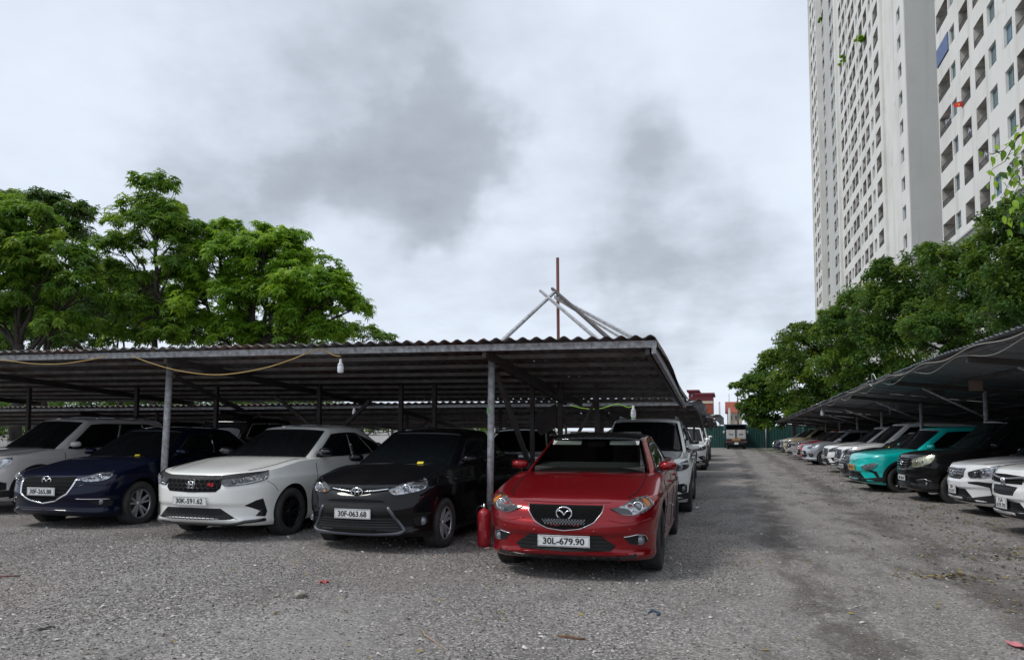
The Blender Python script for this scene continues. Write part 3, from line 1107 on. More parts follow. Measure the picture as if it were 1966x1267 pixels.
# ------------------------------------------------------------------ end fence
YF = 65.5
ef = thing('fence', 'dark green corrugated sheet fence closing the far end of the driveway', 'fence', (1.5, YF, 0))
ef['_o'] = (1.5, YF, 0)
me = sheet_mesh('fence_panel', 1.02, 1.85, 0.2, 0.018, M['fence'], True, 8)
for k in range(-11, 8):
    s = link('fence_panel', me, ef, Vector((1.5 + k * 1.0, 0 + YF + 0.006 * (k % 2), 0.02)) - Vector(ef['_o']))
    s.rotation_euler = (PI / 2, 0, 0)
for k in (-10.5, -7.5, -4.5, -1.7, 1.6, 4.5, 7.5):
    post(ef, (1.5 + k, YF - 0.09, 0), (1.5 + k, YF - 0.09, 2.0), 0.05, 'galv' if k == 1.6 else 'fence')


# ------------------------------------------------------------------ far houses, poles
def house(label, px0, px1, pyt, pyb, Y, dep, wall, roof, gable=0, bands=(), wins=()):
    a, b = at_y(px0, pyt, Y), at_y(px1, pyt, Y)
    t = thing('house', label, 'house', ((a.x + b.x) / 2, Y, 0))
    t['_o'] = ((a.x + b.x) / 2, Y, 0)
    slab(t, 'wall', a.x, b.x, Y, Y + dep, 0, a.z, wall)
    for (y0, y1, m) in bands:
        z0, z1 = at_y(px0, y1, Y).z, at_y(px0, y0, Y).z
        slab(t, 'band', a.x - 0.05, b.x + 0.05, Y - 0.08, Y - 0.004, z0, z1, m)
    for (x0, x1, y0, y1) in wins:
        p, q = at_y(x0, y1, Y), at_y(x1, y0, Y)
        w = slab(t, 'window', p.x, q.x, Y - 0.14, Y - 0.084, p.z, q.z, 'frame')
        mb = MB()
        mb.box(((p.x + q.x) / 2, Y - 0.145, (p.z + q.z) / 2), (q.x - p.x - 0.15, 0.02, q.z - p.z - 0.15))
        mb.build('pane', M['pane_dark'], w, t['_o'])
    mb = MB()
    x0, x1 = a.x - 0.3, b.x + 0.3
    z = a.z
    if gable:
        g = gable
        mb.add([(x0, Y - 0.3, z), (x1, Y - 0.3, z), (x1, Y + dep, z), (x0, Y + dep, z), (x0, Y + dep / 2, z + g), (x1, Y + dep / 2, z + g)],
               [(0, 1, 5, 4), (2, 3, 4, 5), (0, 4, 3), (1, 2, 5), (0, 3, 2, 1)])
    else:
        mb.box(((x0 + x1) / 2, Y + dep / 2 - 0.1, z + 0.15), (x1 - x0, dep + 0.4, 0.3))
    mb.build('roof', M[roof], t)
    return t


M['maroon'] = mat('maroon_paint', (0.19, 0.028, 0.045), 0.8, var=(0.15, 0.03, 0.04), vscale=0.4)
M['orange'] = mat('orange_tile', (0.35, 0.085, 0.05), 0.85, var=(0.28, 0.07, 0.045), vscale=0.5)
M['cream'] = mat('cream_wall', (0.62, 0.56, 0.44), 0.85, var=(0.5, 0.45, 0.36), vscale=0.3)
M['white_wall'] = mat('pale_wall', (0.68, 0.68, 0.66), 0.85, var=(0.58, 0.58, 0.57), vscale=0.4)
M['far_blue'] = mat('blue_panel', (0.25, 0.4, 0.6), 0.7)
M['coral'] = mat('coral_panel', (0.6, 0.16, 0.09), 0.7)
house('maroon block behind the carports with a cream band and orange lower wall', 1337, 1368, 758, 830, 120, 10, 'orange', 'maroon', 0,
      ((758, 770, 'maroon'), (770, 774.5, 'cream')), ((1343, 1346, 779, 786), (1353, 1356, 779, 786)))
house('taller plain maroon block at the left behind the carport corner', 1322, 1339, 752, 830, 127, 12, 'maroon', 'maroon', 0, (), ((1327, 1330, 757, 762),))
house('distant house with an orange tiled roof and cream walls beyond the green fence', 1396, 1424, 792, 832, 125, 9, 'cream', 'orange', 1.9, (), ((1402, 1406, 797, 806), (1411, 1415, 797, 806)))
house('long pale building far behind the left carports', 700, 1010, 786, 840, 62, 9, 'white_wall', 'white_wall', 0,
      (), tuple((x, x + 18, 790, 802) for x in range(660, 1000, 50)))
house('low building with coral panels behind the left carports', 478, 590, 764, 835, 59, 2, 'coral', 'white_wall', 0, ((772, 778, 'white_wall'),), ((500, 512, 782, 796), (545, 557, 782, 796)))
house('blue and white shed seen under the left carport', 536, 610, 786, 840, 44, 4, 'white_wall', 'far_blue', 0, ((798, 812, 'far_blue'),), ((590, 600, 800, 815),))
M['pole'] = mat('concrete_pole', (0.5, 0.49, 0.46), 0.8)
for (px, py, Y, r, lab) in ((1381, 773, 95, 0.12, 'thin pale pole standing behind the green fence, left of the parked truck'),
                            (1400.5, 785, 80, 0.14, 'shorter pale pole just above the parked truck'),
                            (1399.5, 757, 150, 0.09, 'thin distant antenna pole above the orange roof')):
    q = at_y(px, py, Y)
    mb = MB()
    mb.tube([(0, 0, 0), (0, 0, q.z)], [r * 1.3, r * 0.8], 8)
    mb.lathe([(0.001, q.z + 0.12), (r, q.z + 0.05), (r, q.z)], 8)
    tag(link('pole', mb.mesh('pole', M['pole']), None, (q.x, Y, 0)), lab, 'pole')
q = at_y(1416, 757, 85)
t = thing('street_lamp', 'street lamp with a square head against the sky left of the right trees', 'street lamp', (q.x, 85, 0))
t['_o'] = (q.x, 85, 0)
mb = MB()
mb.tube([(q.x, 85, 0), (q.x, 85, q.z)], [0.09, 0.06], 8)
mb.build('pole', M['steel_dark'], t)
mb = MB()
mb.box((q.x + 0.05, 85, q.z + 0.05), (0.75, 0.5, 0.16))
mb.box((q.x + 0.05, 85, q.z - 0.12), (0.5, 0.36, 0.18))
mb.build('lamp_head', M['steel_dark'], t)

# ================================================================== TREES
M['leaf_a'] = leaf_mat('leaf_bright', (0.085, 0.185, 0.018), (0.15, 0.305, 0.024), (0.26, 0.42, 0.035), 0.55)
M['leaf_b'] = leaf_mat('leaf_dark', (0.03, 0.08, 0.014), (0.058, 0.135, 0.018), (0.14, 0.215, 0.022), 0.43)
M['leaf_c'] = leaf_mat('leaf_mid', (0.058, 0.14, 0.016), (0.105, 0.225, 0.022), (0.20, 0.30, 0.03), 0.52)
M['leaf_r'] = leaf_mat('leaf_right_mid', (0.032, 0.088, 0.014), (0.066, 0.152, 0.018), (0.18, 0.26, 0.022), 0.45)
M['leaf_y'] = leaf_mat('leaf_right_yellowish', (0.034, 0.085, 0.012), (0.072, 0.15, 0.016), (0.21, 0.27, 0.02), 0.44)
M['leaf_dry'] = leaf_mat('leaf_litter', (0.06, 0.042, 0.03), (0.14, 0.10, 0.05), (0.34, 0.27, 0.07), 0.1)


def unit(a):
    return a / (np.linalg.norm(a, axis=-1, keepdims=True) + 1e-9)


def leaves_mesh(name, P, D, S, L, Wd, m, droop=0.2, tint=None):
    """P base points, D leaf directions, S sideways vectors, L lengths, Wd half widths"""
    n = len(P)
    L, Wd = L[:, None], Wd[:, None]
    mid = P + D * L * 0.45
    tip = P + D * L
    tip[:, 2] -= L[:, 0] * droop
    V = np.stack([P, mid + S * Wd, tip, mid - S * Wd], 1).reshape(-1, 3)
    F = np.arange(4 * n).reshape(n, 4)
    me = np_mesh(name, V, F, m)
    a = me.attributes.new('tint', 'FLOAT', 'FACE')
    a.data.foreach_set('value', (tint if tint is not None else RNG.random(n)).astype(np.float32))
    return me


def crown_points(lobes, per, clumps, flat=0.75, core=0.5):
    """points gathered in clumps over each lobe's outer half; a lobe is (centre, radius, vertical squash)"""
    out, outn, tn = [], [], []
    for c, r, sq in lobes:
        k = max(6, int(1.35 * clumps * (r ** 0.8)))
        d = unit(RNG.normal(size=(k, 3)))
        d[:, 2] = np.where(d[:, 2] < -0.35, -d[:, 2], d[:, 2])
        rad = r * (core + (1.04 - core) * RNG.random(k) ** 0.6)
        cc = d * rad[:, None]
        cc[:, 2] *= sq
        m = max(3, int(per * r * r / k))
        rc = r * (0.17 + 0.17 * RNG.random(k))
        q = unit(RNG.normal(size=(k, m, 3))) * (RNG.random((k, m, 1)) ** 0.45) * rc[:, None, None]
        q[..., 2] *= flat
        out.append((np.array(c)[None, None] + cc[:, None] + q).reshape(-1, 3))
        nn = d[:, None] * 0.6 + q / rc[:, None, None]
        outn.append(unit(nn).reshape(-1, 3))
        tn.append(np.repeat(RNG.random(k) * 0.6, m))
    return np.concatenate(out), np.concatenate(outn), np.concatenate(tn)


def whorl_leaves(name, P, Nn, tn, k, L, Wd, m):
    n = len(P)
    ax = unit(Nn * 0.7 + np.array([0, 0, 0.9]) + RNG.normal(size=(n, 3)) * 0.25)
    ref = unit(np.cross(ax, RNG.normal(size=(n, 3))))
    bi = np.cross(ax, ref)
    ph = np.arange(k) / k * 2 * PI
    D = ref[:, None] * np.cos(ph)[None, :, None] + bi[:, None] * np.sin(ph)[None, :, None] + ax[:, None] * RNG.uniform(-0.35, 0.35, (n, k, 1))
    D = unit(D + RNG.normal(size=D.shape) * 0.12).reshape(-1, 3)
    A = np.repeat(ax, k, 0)
    S = unit(np.cross(D, A))
    PP = np.repeat(P, k, 0)
    LL = L * RNG.uniform(0.7, 1.15, n * k)
    t = np.clip(np.repeat(tn, k) + RNG.random(n * k) * 0.4, 0, 1)
    return leaves_mesh(name, PP, D, S, LL, Wd * LL / L, m, 0.28, t)


def spray_leaves(name, P, Nn, tn, L, Wd, m):
    n = len(P)
    up = unit(Nn * 0.5 + np.array([0, 0, 0.8]) + RNG.normal(size=(n, 3)) * 0.45)
    D = unit(np.cross(up, RNG.normal(size=(n, 3))) + Nn * 0.35)
    S = unit(np.cross(D, up))
    LL = L * RNG.uniform(0.65, 1.2, n)
    t = np.clip(tn + RNG.random(n) * 0.4, 0, 1)
    return leaves_mesh(name, P, D, S, LL, Wd * LL / L, m, 0.25, t)


def limb(mb, a, b, r0, r1, sag=0.0, wob=0.12, k=6):
    a, b = Vector(a), Vector(b)
    L = (b - a).length
    pts = []
    for i in range(k + 1):
        t = i / k
        p = a.lerp(b, t)
        p.z += sag * math.sin(PI * t)
        if 0 < i < k:
            p += Vector((random.uniform(-1, 1), random.uniform(-1, 1), random.uniform(-0.5, 0.5))) * wob * L * 0.25
        pts.append(p)
    mb.tube(pts, [r0 + (r1 - r0) * i / k for i in range(k + 1)], 7)
    return pts


def tree(label, base, fork_z, lobes, leaf, style, group, per, clumps, lsize, r0=0.16, cat='tree', flat=0.75, name='tree', core=0.5):
    bx, by = base
    t = thing(name, label, cat, (bx, by, gz(bx, by)), 0, group)
    o = Vector((bx, by, gz(bx, by)))
    cen = sum((Vector(c) for c, r, s in lobes), Vector()) / len(lobes)
    top = Vector((bx + (cen.x - bx) * 0.12, by + (cen.y - by) * 0.12, fork_z))
    mb = MB()
    limb(mb, (bx, by, o.z - 0.15), top, r0 * 1.25, r0 * 0.8, 0, 0.06)
    t['_o'] = tuple(o)
    mb.build('trunk', M['bark'], t)
    mb = MB()
    for c, r, s in lobes:
        c = Vector(c)
        pts = limb(mb, top - Vector((0, 0, random.uniform(0, 0.25) * (fork_z - o.z))), c, r0 * 0.5, r0 * 0.14, 0.25, 0.14)
        for q in range(5):
            d = Vector((random.uniform(-1, 1), random.uniform(-1, 1), random.uniform(-0.2, 1))).normalized()
            limb(mb, pts[random.choice((3, 4, 5, 6))], c + Vector((d.x, d.y, d.z * s)) * r * 0.85, r0 * 0.2, r0 * 0.05, 0, 0.2, 4)
    mb.build('branches', M['bark'], t)
    P, Nn, tn = crown_points([(Vector(c) - o, r, s) for c, r, s in lobes], per, clumps, flat, core)
    if style == 'whorl':
        me = whorl_leaves('crown', P, Nn, tn, 7, lsize, lsize * 0.17, M[leaf])
    else:
        me = spray_leaves('crown', P, Nn, tn, lsize, lsize * 0.27, M[leaf])
    link('crown', me, t)
    return t


def px_lobes(Y, ls):
    o = []
    for q in ls:
        px, py, r = q[:3]
        yy = Y + (q[4] if len(q) > 4 else 0)
        c = at_y(px, py, yy)
        zc = c.y * math.cos(YAW) - c.x * math.sin(YAW)
        o.append((c, r * zc / 1430, q[3] if len(q) > 3 else 0.8))
    return o


GL = 'broad crowned trees behind the left carports'
LP = dict(style='whorl', group=GL, clumps=22, lsize=0.215)
tree('bright green tree at the left edge of the photo in front of a darker crown', (at_y(35, 700, 21).x, 21), 4.6,
     px_lobes(21, [(20, 465, 105), (95, 515, 85), (40, 570, 75), (-70, 520, 120), (150, 560, 50, 0.7), (60, 430, 55), (0, 620, 60, .6), (120, 625, 55, .6)]), 'leaf_c', per=340, r0=0.2, **LP)
tree('dark flat topped crown with long leaves behind the tree at the left edge', (at_y(90, 700, 25.5).x, 25.5), 6,
     px_lobes(25.5, [(30, 400, 55, 0.5), (95, 400, 60, 0.45), (150, 408, 40, 0.5), (110, 450, 60, 0.5), (60, 610, 80), (140, 640, 60)]), 'leaf_b', per=250, r0=0.15, **LP)
tree('tallest slender tree with umbrella shaped tufts stacked up a thin trunk', (at_y(298, 700, 24).x, 24), 7.6,
     px_lobes(24, [(298, 352, 44, 0.42), (296, 405, 62, 0.5), (300, 440, 80, 0.5), (236, 480, 55, 0.5), (215, 426, 22, 0.5), (350, 440, 45, 0.5), (240, 540, 60, 0.6), (350, 500, 60), (270, 600, 55, .6), (200, 640, 45, .6), (320, 650, 50, .6), (240, 655, 40, .6)]),
     'leaf_c', per=270, r0=0.12, **LP)
tree('wide bright green tree sloping down to the right above the nearest carport', (at_y(490, 700, 25).x, 25), 5.2,
     px_lobes(25, [(440, 510, 80), (520, 515, 85), (590, 555, 80), (403, 448, 32), (442, 440, 28), (520, 600, 90), (420, 590, 85), (640, 585, 58), (678, 595, 36), (340, 555, 60), (370, 635, 60, .7), (450, 645, 60, .7), (520, 650, 60, .6), (620, 645, 55, .6), (570, 620, 70), (500, 465, 45), (560, 470, 40)]),
     'leaf_a', per=350, r0=0.2, **LP)
tree('small sparse tree at the right end of the left tree group', (at_y(690, 700, 28).x, 28), 4.4,
     px_lobes(28, [(650, 640, 42, 0.7), (700, 640, 36, 0.6), (742, 652, 24, 0.6), (610, 645, 45, 0.7)]), 'leaf_c', per=120, r0=0.09, **LP)
tree('shaded dark tree in the gap behind the tallest slender tree', (at_y(230, 700, 29).x, 29), 4.5,
     px_lobes(29, [(215, 545, 60), (190, 600, 70, 0.6), (290, 620, 65, 0.6), (140, 590, 60, .7), (90, 640, 60, .6), (250, 580, 60, .7), (330, 590, 60, .7), (20, 640, 60, .6), (390, 640, 60, 0.6), (470, 650, 50, 0.6), (550, 655, 50, 0.6)]), 'leaf_b', per=230, r0=0.13, **LP)
for px, py, r, Y, lab in ((400, 800, 28, 30, 'low leafy bush seen under the roof left of the white sedan'), (310, 800, 30, 31, 'dim bush under the roof behind the leaning post'),
                          (752, 800, 16, 33, 'small bright bush seen between carport posts above the black sedan'), (805, 800, 13, 34, 'smallest bush beside a rear carport post above the black sedan'),
                          (472, 795, 24, 32, 'bush with yellow flowers seen above the white sedan')):
    c = at_y(px, py, Y)
    tree(lab, (c.x, Y), 0.8, px_lobes(Y, [(px, py, r), (px - r, py + 8, r * 0.8), (px + r, py + 6, r * 0.8)]), 'leaf_a', 'spray', None, 500, 16, 0.16, 0.05, 'bush', name='bush')

c0 = at_y(200, 800, 46)  # hedge added as a dark backdrop over bright gaps under the roofs
tree('long dark hedge of bushes added to darken the view behind the left carports', (c0.x, 46), 1.0,
     px_lobes(46, [(x, 792 + 6 * math.sin(x), 50, 0.8, 2 * math.sin(x * 3)) for x in range(-60, 640, 42)] + [(x, 818 + 4 * math.sin(x), 32, 0.8, 2 * math.sin(x * 3)) for x in range(650, 1080, 32)] + [(x, 838, 30, 0.9, -1) for x in range(-60, 200, 34)]), 'leaf_b', 'spray', None, 420, 16, 0.26, 0.07, 'hedge', name='hedge')

tree('dark tree filling the gap below the crowns at the far left', (at_y(70, 700, 33).x, 33), 4.0,
     px_lobes(33, [(-60, 600, 75), (20, 610, 70), (95, 600, 70, .7), (170, 610, 70, .7), (240, 625, 60, .7), (-120, 560, 90), (60, 655, 50, .6), (140, 660, 45, .6), (-20, 660, 50, .6)]), 'leaf_b', per=210, r0=0.16, **LP)

GR = 'dense trees overhanging the right carport'
RP = dict(style='spray', group=GR, clumps=26, core=0.45)
tree('farthest of the dense right trees, drooping over the green end fence', (5.2, 62.4), 3.2,
     px_lobes(59, [(1442, 785, 27), (1450, 748, 30), (1470, 735, 42), (1465, 785, 38), (1500, 700, 40), (1415, 742, 15, 0.5), (1462, 812, 24, 0.6), (1500, 770, 40), (1485, 690, 24, 0.5), (1450, 800, 26), (1480, 815, 30, .6), (1530, 780, 35, .6)]), 'leaf_r', per=1300, lsize=0.25, **RP)
tree('yellowish green crown second from the far end above the right carport', (9.9, 50), 4.0,
     px_lobes(50, [(1535, 672, 50), (1565, 715, 55), (1520, 735, 45), (1600, 650, 50), (1540, 632, 24, 0.5), (1560, 770, 40), (1620, 690, 50), (1600, 745, 42), (1540, 800, 35, .6), (1620, 760, 35, .6)]), 'leaf_y', per=1300, lsize=0.215, **RP)
tree('dark crown with a shadowed hollow in the middle of the right tree row', (9.9, 41), 4.6,
     px_lobes(41, [(1625, 640, 60), (1665, 590, 58), (1690, 670, 70), (1620, 715, 60), (1600, 605, 30, 0.5), (1680, 730, 50), (1640, 580, 30, 0.6), (1640, 770, 40, .6), (1720, 720, 45, .7)]), 'leaf_r', per=1700, lsize=0.18, **RP)
tree('tall dark green crown standing against the white tower corner', (9.9, 33), 5.0,
     px_lobes(33, [(1730, 545, 60), (1705, 600, 65), (1770, 600, 75), (1690, 525, 32), (1740, 660, 70), (1700, 505, 18, 0.5), (1800, 660, 60), (1770, 500, 40, 0.6), (1690, 650, 50), (1780, 720, 45, .6), (1740, 720, 45, .6)]), 'leaf_b', per=2100, lsize=0.16, **RP)
tree('glossy dark crown second nearest on the right', (9.9, 26), 4.6,
     px_lobes(26, [(1810, 495, 42, 0.6), (1850, 560, 75), (1830, 640, 70), (1890, 500, 55), (1900, 620, 80), (1785, 475, 20, 0.4), (1860, 680, 45, 0.6), (1770, 640, 55), (1830, 700, 40, .6), (1920, 560, 60)]), 'leaf_r', per=2900, lsize=0.13, **RP)
tree('nearest dense dark crown at the right edge of the photo', (9.95, 19.5), 4.4,
     px_lobes(19.5, [(1925, 445, 52), (1945, 520, 80), (1990, 440, 90), (1930, 600, 70), (2010, 560, 110), (1905, 415, 22), (1980, 620, 60, 0.6), (2080, 500, 110)]), 'leaf_b', per=4600, lsize=0.105, **RP)


def near_branch():
    Y = 9.0
    t = thing('tree', 'thin branch with single pointed leaves reaching in front of the tower at the right edge', 'tree', (10.2, 9.4, 0))
    o = Vector((10.2, 9.4, 0))
    t['_o'] = tuple(o)
    hub = at_y(2070, 230, Y)
    mb = MB()
    limb(mb, (10.2, 9.4, -0.1), (10.0, 9.3, 3.6), 0.09, 0.06)
    mb.build('trunk', M['bark'], t)
    mb = MB()
    limb(mb, (10.0, 9.3, 3.5), hub, 0.04, 0.008, 0.3)
    limb(mb, (10.0, 9.3, 3.3), at_y(2060, 420, Y), 0.03, 0.007, 0.3)
    mb.build('branch', M['bark'], t)
    tw = MB()
    lines = [[(2070, 230), (2000, 250), (1955, 262), (1925, 290), (1895, 300)], [(1955, 262), (1930, 310), (1905, 325), (1898, 360)], [(2070, 230), (1990, 300), (1950, 330), (1930, 365), (1922, 400)],
             [(2060, 420), (1985, 370), (1945, 350), (1920, 380)], [(1930, 365), (1928, 420), (1922, 452)], [(1925, 290), (1905, 296), (1884, 290)], [(2060, 330), (1990, 330), (1962, 345), (1948, 372)], [(2060, 300), (1985, 280), (1950, 300), (1935, 320)], [(2060, 420), (1980, 410), (1950, 415), (1930, 430)]]
    for ln in lines:
        tw.tube([at_y(p[0], p[1], Y) for p in ln], [0.0055 - 0.0038 * i / (len(ln) - 1) for i in range(len(ln))], 5)
    tw.build('twig', M['bark'], t)
    lms = []
    for ti in (0.25, 0.6, 0.95, 0.05):
        mb = MB()
        pts = [(0, 0.0), (0.25, 0.21), (0.5, 0.25), (0.75, 0.16), (1.0, 0)]
        vs, fs = [], []
        for x, w in pts:
            z = -0.35 * x * x
            vs += [(x, -w, z + 0.25 * w), (x, 0, z), (x, w, z + 0.25 * w)]
        for i in range(4):
            for j in range(2):
                a_ = i * 3 + j
                fs.append((a_, a_ + 3, a_ + 4, a_ + 1))
        mb.add(vs, fs, 0, True)
        me = mb.mesh('leaf', M['leaf_a'] if ti > 0.1 else M['leaf_b'])
        a = me.attributes.new('tint', 'FLOAT', 'FACE')
        a.data.foreach_set('value', [ti] * len(me.polygons))
        lms.append(me)
    spots = [(1880, 290, 17), (1893, 330, 19), (1900, 326, 12), (1918, 332, 22), (1927, 288, 22), (1941, 268, 20), (1934, 276, 18), (1947, 292, 18), (1957, 240, 20), (1964, 252, 24), (1932, 362, 16), (1922, 384, 15),
             (1911, 372, 15), (1928, 378, 12), (1926, 414, 16), (1920, 456, 13), (1946, 322, 17), (1956, 332, 18), (1961, 308, 20), (1950, 348, 14), (1940, 345, 14), (1915, 300, 14), (1903, 310, 12), (1936, 318, 15),
             (1955, 285, 16), (1962, 346, 18), (1963, 280, 20), (1908, 290, 13), (1925, 350, 14), (1898, 352, 13)]
    rr = random.Random(5)
    for k in range(46):
        px = 1966 - abs(rr.gauss(0, 26))
        spots.append((px, 250 + (rr.random() ** .8) * 190 + (1966 - px) * .3, rr.uniform(12, 21)))
    for i, (px, py, s) in enumerate(spots):
        p = at_y(px, py, Y + random.uniform(-0.15, 0.15))
        lf = link('leaf', lms[i % 4], t, p - o)
        sc = s * 1.15 * 7.2 / 1430
        lf.scale = (sc, sc, sc)
        lf.rotation_euler = (random.uniform(-0.7, 0.7), random.uniform(0.2, 1.2), random.uniform(-PI, PI))


near_branch()
# plants that grow from the tower walls
for (px, py, r, X, lab) in ((1653, 78, 9, 17.75, 'green plant spilling from a window of the far tower'), (1620, 116, 9, 17.75, 'grey green plant rooted on the far tower ledge lower left of the other'),
                            (1576, 38, 4, 18.3, 'small plant high on the leftmost strip of the far tower')):
    c = at_x(px, py, X)
    t = thing('plant', lab, 'plant', c)
    mb = MB()
    mb.tube([(0.35, 0, -0.3), (0.1, 0, -0.1), (0, 0, 0)], [0.05, 0.04, 0.02], 6)
    mb.build('stem', M['bark'], t, (0, 0, 0))
    rr = r * (c.y * math.cos(YAW) - c.x * math.sin(YAW)) / 1430
    P, Nn, tn = crown_points([(Vector((0, 0, -0.2 * rr)), rr, 1.3)], 500 / rr ** 2, 14)
    link('foliage', spray_leaves('foliage', P, Nn, tn, 0.3, 0.09, M['leaf_a']), t)

# ================================================================== CARS
def text_mesh(s, mats, w, h, bold=0.0, font_sx=None):
    cu = bpy.data.curves.new('lettering', 'FONT')
    cu.body = s
    cu.align_x = 'CENTER'
    cu.offset = bold
    cu.resolution_u = 4
    cu.extrude = 0.02
    ob = bpy.data.objects.new('lettering', cu)
    COL.objects.link(ob)
    bpy.context.view_layer.update()
    me = bpy.data.meshes.new_from_object(ob.evaluated_get(bpy.context.evaluated_depsgraph_get()))
    bpy.data.objects.remove(ob)
    n = len(me.vertices)
    co = np.empty(n * 3, np.float32)
    me.vertices.foreach_get('co', co)
    co = co.reshape(-1, 3)
    lo, hi = co.min(0), co.max(0)
    out = np.empty_like(co)
    out[:, 0] = (co[:, 0] - (lo[0] + hi[0]) / 2) / (hi[0] - lo[0]) * w
    out[:, 2] = (co[:, 1] - (lo[1] + hi[1]) / 2) / (hi[1] - lo[1]) * h
    out[:, 1] = -(co[:, 2] - lo[2]) / (hi[2] - lo[2] + 1e-9) * 0.002
    me.vertices.foreach_set('co', out.ravel())
    me.materials.clear()
    me.materials.append(mats)
    me.name = 'lettering'
    me.update()
    return me


def in_poly(poly, x, y):
    n = len(poly)
    px, py = np.array([p[0] for p in poly]), np.array([p[1] for p in poly])
    qx, qy = np.roll(px, -1), np.roll(py, -1)
    x, y = np.asarray(x)[..., None], np.asarray(y)[..., None]
    c = ((py > y) != (qy > y)) & (x < (qx - px) * (y - py) / (qy - py + 1e-12) + px)
    return (c.sum(-1) % 2) == 1


def sym(half):
    """half outline from top centre (u = 0) round to bottom centre -> closed outline"""
    return list(half) + [(-u, z) for u, z in reversed(half) if u > 1e-6]


DESIGN = {}


